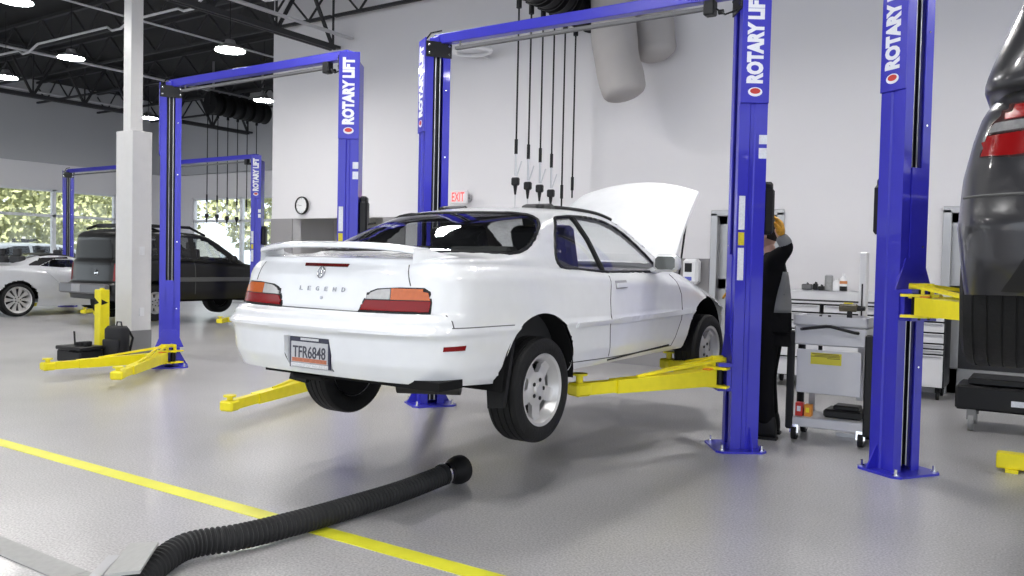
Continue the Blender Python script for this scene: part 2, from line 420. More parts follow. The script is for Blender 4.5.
# far wall, soffit and left wall with the windows
Z0, Z1 = 4.05, 3.30
wall_with_holes('wall_far', M_WALL, -25, -12.8, 0, Z0, 17, 17.2, [(-23.84, -14.0, .45, Z1)])
slab('wall_far_upper', (-18.9, 16.95, 5.25), (12.4, .3, 2.4), M_UPPER)
wall_with_holes('wall_left', M_WALL, -8, 17.2, 0, Z0, -25.2, -25, [(8.0, 15.1, .45, Z1), (0.5, 7.4, .45, Z1)], axis='x')
slab('wall_left_upper', (-25.05, 4.6, 5.25), (.3, 25.2, 2.4), M_UPPER)
def window(name, axis, a0, a1, z0, z1, c, muls, trans):
    b = MB(); t = .07
    def bx(a, e, zz0, zz1):
        if axis == 'y': b.box(((a+e)/2, c, (zz0+zz1)/2), (abs(e-a), .12, zz1-zz0), ch=.01)
        else: b.box((c, (a+e)/2, (zz0+zz1)/2), (.12, abs(e-a), zz1-zz0), ch=.01)
    bx(a0, a0+t, z0, z1); bx(a1-t, a1, z0, z1); bx(a0, a1, z0, z0+t); bx(a0, a1, z1-t, z1)
    for m_ in muls: bx(m_-.06, m_+.06, z0, z1)
    for q in trans: bx(a0, a1, q-.04, q+.04)
    f = struct(b.build(name, M_FRAME, smooth=False, weld=False))
    g = MB()
    if axis == 'y': g.box(((a0+a1)/2, c, (z0+z1)/2), (a1-a0-.02, .012, z1-z0-.02))
    else: g.box((c, (a0+a1)/2, (z0+z1)/2), (.012, a1-a0-.02, z1-z0-.02))
    g.build('pane', M_WGLASS, f, smooth=False)
    return f
window('window_1', 'x', 8.0, 15.1, .45, Z1, -25.1, [9.6, 11.4, 13.17], [2.52])
window('window_2', 'x', .5, 7.4, .45, Z1, -25.1, [2.2, 4, 5.7], [2.52])
window('window_3', 'y', -23.84, -14.0, .45, Z1, 17.1, [-21.45, -19.0, -16.5], [2.55])

# ------------------------------------------------------------------ doors in the back wall
def door(n, x0, x1, lite):
    f = MB(); zt_ = 2.12
    f.box((x0-.03, 10.93, zt_/2), (.09, .14, zt_+.06), ch=.006).box((x1+.03, 10.93, zt_/2), (.09, .14, zt_+.06), ch=.006).box(((x0+x1)/2, 10.93, zt_+.03), (x1-x0+.15, .14, .08), ch=.006)
    fr = struct(f.build('trim_%d' % (10+n), M_DFRAME, smooth=False, weld=False))
    d = MB(); w = .11
    d.box((x0+.01+w/2, 11.0, zt_/2), (w, .05, zt_-.02), ch=.004).box((x1-.01-w/2, 11.0, zt_/2), (w, .05, zt_-.02), ch=.004)
    for z0, z1 in ((.01, .3), (1.13, 1.27), (zt_-.12, zt_-.01)): d.box(((x0+x1)/2, 11.0, (z0+z1)/2), (x1-x0-.02, .05, z1-z0), ch=.004)
    do = struct(d.build('door_%d' % n, M_DFRAME, smooth=False, weld=False))
    MB().box(((x0+x1)/2, 11.0, 1.62), (x1-x0-.2, .012, .78)).build('glass', glass('door_glass', (.62, .66, .66), .05), do)
    MB().box(((x0+x1)/2, 11.0, .71), (x1-x0-.2, .02, .86)).build('lower_panel', mat('dark_door_panel', (.025, .025, .027), .3), do)
    MB().tube([(x1-.07, 10.97, .95), (x1-.07, 10.92, .95), (x1-.07, 10.92, 1.2), (x1-.07, 10.97, 1.2)], .011).build('handle', M_CHROME, do)
door(1, *D1, 0); door(2, *D2, 0)
# corridor room behind the doors
M_CORR = mat('corridor_paint', (.62, .62, .6), .7)
slab('wall_corridor', (-3, 13.2, 1.3), (19, .1, 2.6), M_CORR)
slab('ceiling_corridor', (-3, 12.1, 2.65), (19, 2.2, .1), M_CORR)
# alcove behind the clock wall
slab('wall_alcove', (-11.05, 12.4, 1.2), (3.3, .1, 2.4), mat('alcove_paint', (.62, .6, .56), .7))
# floor trench cover and painted line
M_LINE = mat('yellow_floor_paint', (.80, .78, .04), .4, noise=(6, .12))
struct(MB().box((-3, 3.075, .0015), (26, .115, .003)).build('trim_floor_line', M_LINE, smooth=False), 'yellow painted line across the grey floor')
M_TREN = mat('trench_cover_steel', (.33, .33, .325), .45, noise=(30, .15))
tr = MB()
for i in range(9): tr.box((-9+i*1.2-.0, 1.985, .003), (1.195, .13, .006))
struct(tr.build('trim_trench_cover', M_TREN, smooth=False, weld=False), 'grey trench cover plates let into the floor')

# ------------------------------------------------------------------ two post lifts
PH = R(34); LW = 3.155
def col_section():
    o = [(.116, .056), (.116, .137), (.03, .137), (.02, .126), (-.01, .126), (-.02, .137), (-.116, .137)]
    i = [(-.106, .127), (-.024, .127), (-.014, .116), (.024, .116), (.034, .127), (.106, .127), (.106, .056)]
    # C-shape outline, going round
    top = o; bot = [(x, -y) for x, y in o[::-1]]
    inn_b = [(x, -y) for x, y in i[::-1]]; inn_t = i
    return [(.106, .056)]+top+bot+[(.106, -.056)]+[(x, -y) for x, y in i[:-1][::-1]]+inn_t[:-1]
def text_fit(s, L, H, ma, M, parent, bold=.02, ext=.0015, name='lettering'):
    t = text(s, 1.0, ma, Matrix.Identity(4), name, parent, ext=ext/max(H, .01)*.7, bold=bold)
    vs = [v.co for v in t.data.vertices]; x0, x1 = min(v.x for v in vs), max(v.x for v in vs); y0, y1 = min(v.y for v in vs), max(v.y for v in vs)
    S = M @ Matrix.Diagonal((L/(x1-x0), H/(y1-y0), H/(y1-y0), 1)) @ Matrix.Translation((-x0, -y0, 0))
    t.data.transform(S); return t
def column(parent, x, left, power, zc, detail=True):
    """x: offset from the lift's centre. local +x of the column looks to the opening"""
    th = -PH if left else PI+PH
    T = Matrix.Translation((x, 0, 0)) @ Matrix.Rotation(th, 4, 'Z') @ Matrix.Diagonal((.93, .90, 1, 1))
    s = -1 if left else 1           # side that carries the name panel
    b = MB(); sec = col_section(); b.prism(sec, .012, 3.50, M=T)
    c = b.build('column', M_BLUE, parent, smooth=False)
    def P(v): return T @ Vector(v)
    # base plate with clipped corners and gussets
    bp = MB(); pl = [(-.17, -.2), (-.12, -.25), (.2, -.25), (.25, -.2), (.25, .2), (.2, .25), (-.12, .25), (-.17, .2)]
    bp.prism(pl, 0, .016, M=T)
    for sy in (-1, 1):
        bp.add([P((-.10, sy*.137, .016)), P((.02, sy*.137, .016)), P((-.04, sy*.24, .016)), P((-.04, sy*.137, .17)), P((-.05, sy*.24, .016)), P((-.05, sy*.137, .17))], [(2, 3, 5, 4)])
        bp.prism([(sy*.137, .016), (sy*.245, .016), (sy*.137, .19)], -.05, -.038, plane='yz', M=T)
    bp.build('base_plate', M_BLUE, c, smooth=False)
    for q in ((-.13, -.2), (-.13, .2), (.2, -.2), (.2, .2)):
        MB().cyl(P((q[0], q[1], .016)), P((q[0], q[1], .024)), .022, n=12).cyl(P((q[0], q[1], .024)), P((q[0], q[1], .06)), .011, n=6).build('anchor_bolt', M_CHROME, c)
    # black header plate, bolts, pulley bracket
    MB().box((.122, 0, 3.49), (.012, .29, .15)).build('header_plate', M_BLKM, c, smooth=False).data.transform(T)
    for sy in (-1, 1):
        for z in (3.45, 3.53): MB().cyl(P((.128, sy*.115, z)), P((.138, sy*.115, z)), .012, n=8).build('bolt', M_CHROME, c)
    # name panel
    pz0, pz1 = 2.69, 3.60
    MB().box((0, s*.146, (pz0+pz1)/2), (.236, .016, pz1-pz0)).build('name_panel', M_BLUE, c, smooth=False, bevel=.004).data.transform(T)
    if detail:
        yy = s*.1555
        # text reads upwards; seen from outside its own "right" is up
        n = T.to_3x3() @ Vector((0, s, 0)); up = Vector((0, 0, 1)); ly = n.cross(up)     # local y so that x cross y = n
        # lettering mesh
        o = P((0, yy, 2.84)) - ly*.065
        text_fit('ROTARY LIFT', .70, .13, M_WLET, basis(up, ly, o), c, bold=.06)
        oc = P((0, yy, 2.775))
        ov = [(math.cos(a)*.035, math.sin(a)*.055) for a in np.linspace(0, 2*PI, 24, endpoint=False)]
        e = MB(); e.prism(ov, 0, .002, M=basis(up, ly, oc)); e.build('logo', M_WLET, c)
        e = MB(); e.prism([(a*.62+.006, b_*.72) for a, b_ in ov], 0, .0035, M=basis(up, ly, oc)); e.build('logo_centre', M_RED, c)
        # stickers on the side face
        for (x0, x1, z0, z1, ma) in () if left else ((-.10, -.05, 1.72, 1.98, M_STK), (-.10, -.05, 1.60, 1.70, mat('yellow_sticker', (.62, .52, .02), .5, noise=(60, .25))), (-.10, -.05, 1.33, 1.58, M_STK), (.05, .115, 2.38, 2.45, M_STK), (.05, .115, 2.27, 2.35, M_STK)):
            x0, x1 = -x1, -x0
            MB().box(((x0+x1)/2*(1 if s < 0 else 1), s*.1385, (z0+z1)/2), (x1-x0, .003, z1-z0)).build('sticker', ma, c, smooth=False).data.transform(T)
    # equaliser rods and black web in the slot
    for sy in (-.022, .03):
        MB().cyl(P((.085, sy, zc+.05 if False else .05)), P((.085, sy, 3.45)), .006, n=8).build('cable', M_STEEL, c)
    MB().box((.03, 0, 1.75), (.06, .10, 3.4)).build('slot_liner', M_BLKM, c, smooth=False).data.transform(T)
    # small screws down the lips
    for z in (.75, 1.6, 2.45, 3.1):
        MB().cyl(P((.116, -s*.09, z)), P((.121, -s*.09, z)), .008, n=8).build('screw', M_CHROME, c)
    # carriage
    ca = MB()
    ca.box((.095, 0, zc+.55), (.075, .125, 1.0)).box((.15, 0, zc), (.10, .26, .05)).box((.15, 0, zc+.2), (.10, .26, .03))
    ca.prism([(-.16, 0), (.16, 0), (.08, .2), (-.08, .2)], .135, .147, plane='yz', o=(0, 0, 0), M=T @ Matrix.Translation((0, 0, zc+.21)))
    tmpn = len(ca.v)
    cv = MB(); cv.box((.095, 0, zc+.55), (.06, .105, 1.0)).box((.16, 0, zc+.0), (.14, .26, .03)).box((.16, 0, zc+.19), (.14, .28, .03)).box((.13, 0, zc+.1), (.05, .24, .2))
    cv.prism([(-.19, 0), (.19, 0), (.09, .22), (-.09, .22)], .118, .13, plane='yz', o=(0, 0, zc+.2))
    cv.build('carriage', M_BLUE, c, smooth=False, weld=False).data.transform(T)
    if power:
        pw = MB(); pw.box((-.165, 0, 1.87), (.10, .19, .36), ch=.035).box((-.165, 0, 2.05), (.08, .15, .10), ch=.035); pw.build('power_unit', M_BLKP, parent, smooth=False, weld=False).data.transform(T)
        if detail == 'lever': MB().tube([P((-.22, .05, 1.80)), P((-.31, .05, 1.82))], .012).tube([P((-.22, -.05, 1.76)), P((-.32, -.05, 1.69))], .013).build('lever', M_BLKP, parent)
        MB().tube([P((-.13, -s*.1, .3)), P((-.15, -s*.12, 1.2)), P((-.14, -s*.08, 1.6))], .012).build('hydraulic_hose', M_BLK, parent)
    return c, T
def arm(parent, piv, tip, z, pad=.06, zt_=None):
    """yellow telescopic arm from carriage pivot to lifting pad"""
    a = Vector((piv[0], piv[1], z)); t = Vector((tip[0], tip[1], z)); d = (t-a).normalized(); L = (t-a).length; s = d.cross(Vector((0, 0, 1)))
    b = MB(); m1 = a+d*(L*.78)
    b.bar(a+d*.10, m1, .12, .125, .10, .095)
    b.box(a+Vector((0, 0, .072)), (.18, .18, .018)).box(a-Vector((0, 0, .072)), (.18, .18, .018))
    b.bar(a+Vector((0, 0, .14))+d*.0+s*.05, a+d*(L*.62)+Vector((0, 0, .055)), .014, .018, .014, .018)
    b.bar(a+Vector((0, 0, .14))+d*.0-s*.05, a+d*(L*.62)+Vector((0, 0, .055)), .014, .018, .014, .018).bar(a+Vector((0, 0, .14))-s*.05, a+Vector((0, 0, .14))+s*.05, .02, .03).bar(a+Vector((0, 0, .05)), a+Vector((0, 0, .15)), .03, .10)
    o = b.build('arm', M_YEL, parent, smooth=False, weld=False)
    e = MB(); e.bar(m1-d*.05, t, .07, .085); e.build('extension', M_YEL, o, smooth=False)
    e = MB(); e.box(t, (.13, .13, .09), rz=math.atan2(d.y, d.x), ch=.015); e.build('pad_socket', M_YEL, o, smooth=False)
    MB().cyl(t+Vector((0, 0, .045)), t+Vector((0, 0, .045+pad)), .025, n=12).cyl(t+Vector((0, 0, .045+pad)), t+Vector((0, 0, .06+pad)), .055, n=16).build('lifting_pad', M_YEL if pad < .1 else M_YEL, o)
    MB().cyl(a-Vector((0, 0, .1)), a+Vector((0, 0, .11)), .032, n=14).build('pivot_pin', M_BLKM, o)
    e = MB(); e.box(a+d*.13+Vector((0, 0, .02)), (.06, .09, .10)); e.build('arm_lock', mat('orange_lock', (.75, .22, .01), .5), o, smooth=False)
    return o
def lift(XL, Y, zc, label, arms, power='R', detail=True):
    xc = XL+LW/2
    t = thing('two_post_lift', label, 'car lift', (xc, Y, 0), 0, 'blue two post car lifts')
    cl, TL = column(t, -LW/2, True, 'L' in power, zc, detail); crt, TR = column(t, LW/2, False, 'R' in power, zc, detail)
    b = MB(); b.bar((-LW/2+.02, 0, 3.60), (LW/2-.02, 0, 3.60), .10, .095)
    b.box((-LW/2+.03, 0, 3.56), (.12, .12, .13)).box((LW/2-.03, 0, 3.56), (.12, .12, .13))
    b.build('overhead_beam', M_BLUE, t, smooth=False, weld=False, bevel=.006)
    MB().bar((-LW/2+.27, -.02, 3.49), (LW/2-.35, -.02, 3.495), .045, .028).cyl((-LW/2+.32, -.02, 3.5), (-LW/2+.32, -.02, 3.57), .01).build('shutoff_bar', M_GREY, t, smooth=False, weld=False)
    MB().box((LW/2-.33, -.03, 3.49), (.09, .09, .12), ch=.01).cyl((LW/2-.26, -.03, 3.45), (LW/2-.22, -.03, 3.45), .02).build('limit_switch', M_BLKP, t, smooth=False, weld=False)
    MB().tube([(LW/2-.28, -.03, 3.48), (LW/2-.2, -.05, 3.42), (LW/2-.08, -.06, 3.44), (LW/2-.02, -.05, 3.54)], .008).build('switch_cable', M_BLK, t)
    MB().tube([(-LW/2-.13, -.04, 3.45), (-LW/2-.12, -.05, 3.58), (-LW/2-.02, -.05, 3.67), (-LW/2+.1, -.03, 3.68)], .008).build('hydraulic_line', M_BLK, t)
    for side, tips in arms.items():
        T = TL if side == 'L' else TR
        for k, tip in enumerate(tips):
            pv = T @ Vector((.20, -.05 if (k == 0) == (side == 'L') else .05, 0))
            arm(t, (pv.x, pv.y), (tip[0]-xc, tip[1]-Y), zc+.09, pad=tip[2] if len(tip) > 2 else .03)
    return t
LY = 6.48
CX, CY = -3.43, 4.25
XB = [-9.53, -5.24, -.96]
lift(XB[0], LY, .06, 'empty blue two post lift, its yellow arms resting low beside the black case', {'L': [(-8.30, 5.04), (-9.50, 4.93)], 'R': [(-5.93, 4.62), (-6.9, 8.1)]}, detail='lever')
lift(XB[1], LY, .48, 'blue two post lift whose yellow arms hold up the white coupe', {'L': [(-4.22, 4.95, .09), (-4.2, 7.0, .09)], 'R': [(-2.74, 5.02, .05), (-2.85, 6.85, .05)]})
lift(XB[2], LY, 1.10, 'blue two post lift at the right, raised yellow arms under the dark grey car', {'L': [(.02, 5.0), (.0, 8.0)]}, power='L')
lift(-22.1, 12, .04, 'far blue two post lift seen against the left windows, behind the silver sports car', {'L': [(-21.2, 10.6), (-21.1, 13.4)], 'R': [(-18.2, 10.25), (-19.9, 13.4)]})
lift(-17.7, 12, .04, 'far blue two post lift standing over the dark grey off-roader', {'L': [(-17.6, 10.2), (-18.9, 12.7)], 'R': [(-14.05, 10.7), (-14.0, 13.6)]})

# ------------------------------------------------------------------ wheel
def wheel(parent, c, out, Rt, Rr, wid, spokes=5, steer=0, name='wheel', hole=(.50, .87), rim_mat=None, hw=(.22, .44), recess=.022):
    """c centre of the tyre, out=+1/-1 the side the rim faces (local x)"""
    rm = rim_mat or M_RIM
    T = Matrix.Translation(c) @ Matrix.Rotation(steer, 4, 'Z') @ Matrix.Diagonal((out, 1, 1, 1))
    hwid = wid/2
    prof = [(Rr-.01, -hwid*.78), (Rr+.008, -hwid*.92), (Rr+.03, -hwid), (Rt-.045, -hwid*1.02), (Rt-.012, -hwid*.90), (Rt-.002, -hwid*.74)]
    for g in (-.5, -.17, .17, .5):
        prof += [(Rt, hwid*(g-.03)*1.2), (Rt-.007, hwid*(g-.025)*1.2), (Rt-.007, hwid*(g+.025)*1.2), (Rt, hwid*(g+.03)*1.2)]
    prof += [(Rt-.002, hwid*.74), (Rt-.012, hwid*.90), (Rt-.045, hwid*1.02), (Rr+.03, hwid), (Rr+.008, hwid*.92), (Rr-.01, hwid*.78)]
    ty = MB().lathe(prof, axis='x', n=56, M=T).build(name, M_TYRE, parent, ang=30)
    # rim barrel and lip
    b = MB(); b.lathe([(Rr-.012, -hwid*.8), (Rr-.03, -hwid*.4), (Rr-.045, hwid*.3), (Rr-.02, hwid*.7), (Rr-.012, hwid*.86), (Rr+.006, hwid*.93), (Rr+.008, hwid*.9), (Rr-.002, hwid*.8)], axis='x', n=48, M=T)
    # spoked disc
    nr, nt = 26, 150; xs = hwid*.80-recess
    v = []; f = []; keep = lambda r, a: not (hole[0]*Rr < r < hole[1]*Rr and abs(((a*spokes/(2*PI)+.5) % 1)-.5)*2*PI/spokes < (hw[0]+(hw[1]-hw[0])*(r/Rr-hole[0])/(hole[1]-hole[0])))
    rs = np.linspace(.02, Rr-.02, nr); ring = []
    for r in rs:
        q = r/Rr
        x = xs+(.012 if q < .17 else 0) - .012*max(0, min(1, (q-.3)/.2)) + .02*max(0, (q-.75)/.25)
        for k in range(nt): a = 2*PI*k/nt; v.append((x, r*math.sin(a), r*math.cos(a)))
    fr = []
    for i in range(nr-1):
        for k in range(nt):
            if keep((rs[i]+rs[i+1])/2, 2*PI*(k+.5)/nt): fr.append((i*nt+k, i*nt+(k+1) % nt, (i+1)*nt+(k+1) % nt, (i+1)*nt+k))
    ed = {}
    for q in fr:
        for a_, b_ in zip(q, q[1:]+q[:1]): ed[(a_, b_)] = 1
    n = len(v); vb = [(x-.03, y, z) for x, y, z in v]
    sk = [(q, p, p+n, q+n) for (p, q) in ed if (q, p) not in ed]
    b.add([T @ Vector(p) for p in v+vb], fr+sk+[tuple(i+n for i in q[::-1]) for q in fr])
    b.cyl(T @ Vector((xs-.01, 0, 0)), T @ Vector((xs+.014, 0, 0)), .034, .030, n=20)
    rim = b.build('rim', rm, ty, ang=30, weld=False)
    for k in range(5):
        a = 2*PI*k/5+.3; p = (0, .058*math.sin(a), .058*math.cos(a))
        MB().cyl(T @ Vector((xs+.001, p[1], p[2])), T @ Vector((xs+.006, p[1], p[2])), .0125, n=8).build('lug_nut', M_BLKM, ty)
    MB().cyl(T @ Vector((-hwid*.75, 0, 0)), T @ Vector((-hwid*.70, 0, 0)), Rr*.97, n=40).build('wheel_back', M_DARKM, ty)
    d = MB().cyl(T @ Vector((xs-.09, 0, 0)), T @ Vector((xs-.06, 0, 0)), Rr*.72, n=32).build('brake_disc', M_BLKM, ty)
    return ty

# ------------------------------------------------------------------ the white coupe on the middle lift
COUPE = dict(
    ycr=-.45, ycf=2.75, er=5, ef=3, bow=.05, ns=44, mu=40, sh=.05, shd=.09, shr=.02,
    W=[(.60, .80), (.74, .82), (.78, .845), (.86, .868), (1.0, .882), (1.035, .884), (1.048, .893), (1.064, .893), (1.076, .884), (1.1, .883), (1.2, .873), (1.3, .860), (1.45, .843)],
    R=[(.74, -.98), (.80, -1.03), (.88, -1.07), (1.0, -1.085), (1.03, -1.09), (1.042, -1.118), (1.068, -1.118), (1.082, -1.085), (1.125, -1.072), (1.142, -1.03), (1.15, -.995), (1.30, -.965), (1.38, -.955), (1.45, -.94)],
    F=[(.7, 3.6), (.9, 3.72), (1.1, 3.7), (1.3, 3.5)],
    zt=[(-1.1, 1.40), (-.9, 1.41), (-.4, 1.415), (.3, 1.40), (.8, 1.385), (1.9, 1.365), (2.2, 1.345), (2.45, 1.30), (2.7, 1.235), (2.95, 1.16), (3.3, 1.10), (3.75, 1.03)],
    zb=[(-1.1, .80), (-.8, .78), (-.4, .75), (2.4, .755), (3, .72), (3.7, .70)],
    wy=[(-.45, .975), (0, .995), (.4, 1), (2.0, 1), (2.5, .99), (2.75, .975)],
    sec=[(-1.02, [.76, 1.412, .6, 1.418, .4, 1.42, .2, 1.42, 1.42]),
         (-.9, [.76, 1.43, .6, 1.437, .4, 1.44, .2, 1.44, 1.44]),
         (-.6, [.76, 1.445, .6, 1.455, .4, 1.46, .2, 1.46, 1.46]),
         (-.42, [.765, 1.445, .66, 1.465, .5, 1.475, .25, 1.48, 1.48]),
         (-.2, [.775, 1.455, .705, 1.50, .62, 1.54, .35, 1.575, 1.58]),
         (.05, [.775, 1.47, .71, 1.56, .625, 1.635, .42, 1.68, 1.69]),
         (.3, [.775, 1.465, .705, 1.61, .62, 1.705, .46, 1.755, 1.77]),
         (.6, [.78, 1.44, .705, 1.62, .62, 1.755, .48, 1.80, 1.82]),
         (1.0, [.785, 1.415, .705, 1.61, .62, 1.76, .48, 1.812, 1.835]),
         (1.3, [.785, 1.405, .71, 1.59, .625, 1.735, .49, 1.795, 1.82]),
         (1.6, [.785, 1.40, .73, 1.535, .665, 1.64, .51, 1.73, 1.765]),
         (1.9, [.785, 1.39, .755, 1.45, .71, 1.505, .54, 1.60, 1.65]),
         (2.15, [.785, 1.375, .775, 1.385, .74, 1.41, .56, 1.465, 1.49]),
         (2.4, [.76, 1.345, .70, 1.36, .6, 1.375, .3, 1.39, 1.39]),
         (3.0, [.74, 1.21, .66, 1.23, .5, 1.25, .3, 1.26, 1.26]),
         (3.8, [.70, 1.05, .6, 1.06, .4, 1.08, .2, 1.08, 1.08])])
def circ(y, z, r, n=40): return [(y+r*math.cos(2*PI*i/n), z+r*math.sin(2*PI*i/n)) for i in range(n)]
# ---CARCUT---
def any_(x, y, z): return np.ones(len(x), bool)
SW = smooth_poly([(.446, 1.70), (.475, 1.725), (.531, 1.737), (.728, 1.753), (.948, 1.755), (1.162, 1.740), (1.324, 1.702), (1.476, 1.634), (1.657, 1.531), (1.80, 1.435), (1.86, 1.391)], 3, False)[:-1]+[(1.86, 1.391)]+smooth_poly([(1.80, 1.383), (1.3, 1.380), (.885, 1.378), (.52, 1.396), (.34, 1.402), (.275, 1.425), (.268, 1.47), (.336, 1.579), (.42, 1.67)], 3, False)
RW = [(-.02, .262), (.377, .262), (.5, .275), (.575, .295), (.615, .297), (.64, .27), (.665, .235), (.705, .12), (.735, -.02), (.745, -.12), (.735, -.21), (.69, -.30), (.60, -.36), (.4, -.40), (-.02, -.42)]
WS = [(-.02, 1.36), (.4, 1.38), (.55, 1.40), (.60, 1.44), (.64, 1.60), (.69, 1.85), (.725, 2.05), (.70, 2.14), (.5, 2.2), (-.02, 2.24)]
AR = [(-.52, .60), (-.50, .70), (-.42, .84), (-.368, .926), (-.325, 1.0), (-.249, 1.075), (-.131, 1.12), (0, 1.132), (.145, 1.10), (.257, 1.025), (.337, .92), (.362, .83), (.345, .70), (.34, .60)]
AR = [AR[0]]+smooth_poly(AR[1:-1], 4, False)+[AR[-1]]
AF = [(2.22, .60), (2.245, .75), (2.29, .86), (2.345, .98), (2.44, 1.075), (2.56, 1.13), (2.72, 1.158), (2.9, 1.155), (3.06, 1.11), (3.18, 1.02), (3.25, .88), (3.27, .74), (3.27, .6)]
AF = [AF[0]]+smooth_poly(AF[1:-1], 4, False)+[AF[-1]]
HB = [(-.02, 2.34), (.66, 2.34), (.68, 2.9), (.62, 3.4), (.5, 3.52), (-.02, 3.58)]
PR = [(-.162, .825), (.162, .825), (.185, 1.005), (-.185, 1.005)]
car = thing('white_coupe', 'white two-door coupe with its hood open, raised on the lift in the middle', 'car', (CX, CY, 0))
side = lambda x, y, z: x > .45
cuts = [('arch_r', 'yz', AR, lambda x, y, z: (x > .60) & (z < 1.2), .012), ('arch_f', 'yz', AF, lambda x, y, z: (x > .60) & (z < 1.2), .012),
        ('side_glass', 'yz', SW, lambda x, y, z: (x > .45) & (z > 1.36), .010),
        ('rear_glass', 'xy', RW, lambda x, y, z: (z > 1.43), .010), ('windscreen', 'xy', WS, lambda x, y, z: (z > 1.39), .010),
        ('bay', 'xy', HB, lambda x, y, z: (z > 1.05), .010),
        ('recess', 'xz', [(-.02, .822), (.165, .822), (.185, .905), (.175, 1.0), (-.02, 1.0)], lambda x, y, z: (y < -.9), .010)]
P, F, lab = body_build(COUPE, cuts)
BV = bvh_of(P, F)
# plate recess is cut out of the rear
cen = P[F].mean(1)
body = mk(P, F[lab == -1], 'body', M_CARW, car, ang=50)
M_TINT = glass('car_side_glass', (.86, .87, .87), .05)
M_TINTR = glass('car_rear_glass', (.60, .62, .62), .09)
pane_keep = {}
mk(P, F[lab == 2], 'side_window', M_TINT, car, mirror=False)
Pm = P.copy(); Pm[:, 0] *= -1; mk(Pm, F[lab == 2][:, ::-1], 'side_window', M_TINT, car, mirror=False)
mk(P, F[lab == 3], 'rear_window', M_TINTR, car)
mk(P, F[lab == 4], 'windscreen', M_TINT, car)
# headliner and inner skin a little inside the roof
up = (cen[:, 2] > 1.42) & (lab == -1) & (cen[:, 1] > -.35) & (cen[:, 1] < 2.1)
Pi = P.copy(); Pi[:, 0] *= .965; Pi[:, 2] -= .022*np.clip((P[:, 2]-1.4)/.3, 0, 1)
mk(Pi, F[up], 'headliner', mat('grey_headliner', (.16, .15, .14), .9), car)
rub = M_BLKP
def both(fn):
    for s in (1, -1): fn(s)
def bead(poly, mode, r, name, closed=True, ma=None, off=0, step=.03, sg=(1, -1), b=None):
    b = b or MB()
    for s in sg:
        pl = [(p[0]*s, p[1]) for p in poly] if mode == 'top' else poly
        q = list(pl)+([pl[0]] if closed else [])
        ln = surf_line(BV, mode, q, off, s, step)
        if closed: ln = ln[:-1]
        b.tube(ln, r, n=6, closed=closed)
    return b
# window rubbers
[bead(SW, 'side', .011, '', sg=(s,)).build('window_trim', M_BLKP, car) for s in (1, -1)]
full = [(x, y) for x, y in RW[1:-1]]; full = full+[(-x, y) for x, y in full[::-1]]
bead(full, 'top', .012, '', sg=(1,)).build('rear_window_trim', M_BLK, car)
# dark ceramic border of the rear window
# door pillar across the side glass
[bead([(.69, 1.745), (.78, 1.60), (.86, 1.385)], 'side', .018, '', closed=False, off=.002, sg=(s,)).build('door_frame_post', M_BLKP, car) for s in (1, -1)]

# panel gaps
M_GAP = mat('panel_gap', (.09, .09, .09), .8)
g = MB()
bead([(.90, 1.378), (.845, 1.19), (.835, 1.0), (.88, .80)], 'side', .0035, '', False, b=g)
bead([(2.02, 1.36), (2.12, 1.2), (2.11, 1.0), (1.98, .80)], 'side', .0035, '', False, b=g)
bead([(.34, .803), (.88, .79), (1.5, .787), (1.98, .795)], 'side', .0035, '', False, b=g)
bead([(-.86, 1.085), (-.33, 1.078)], 'side', .003, '', False, b=g)
for s in (1, -1): g.tube(surf_line(BV, 'side', [(-.85, 1.085), (-.86, 1.15)], 0, s), .0035, 6)
for s in (1, -1): g.tube(surf_line(BV, 'rear', [(s*.56, 1.405), (s*.60, 1.296)], 0), .0035, 6)
g.tube(surf_line(BV, 'rear', [(-.64, 1.157), (-.25, 1.152), (.3, 1.15), (.64, 1.157)], 0), .0035, 6)
g.build('panel_gap', M_GAP, car)
# black rocker seam line in the photo
[bead([(.88, .775), (1.92, .805)], 'side', .006, '', False, off=.002, sg=(s,)).build('rocker_seam', M_BLK, car) for s in (1, -1)]
# side mouldings and bumper rub strip
def strip(pts, mode, h, th, s=1):
    poly = [(a, b_+h/2) for a, b_ in pts]+[(a, b_-h/2) for a, b_ in pts[::-1]]
    return patch(BV, mode, poly, th, th+.01, .03, s)
for s in (1, -1):
    strip([(.36, 1.04), (.9, 1.045), (1.6, 1.052), (2.30, 1.062)], 'side', .028, .012, s).build('side_moulding', M_CARW, car)
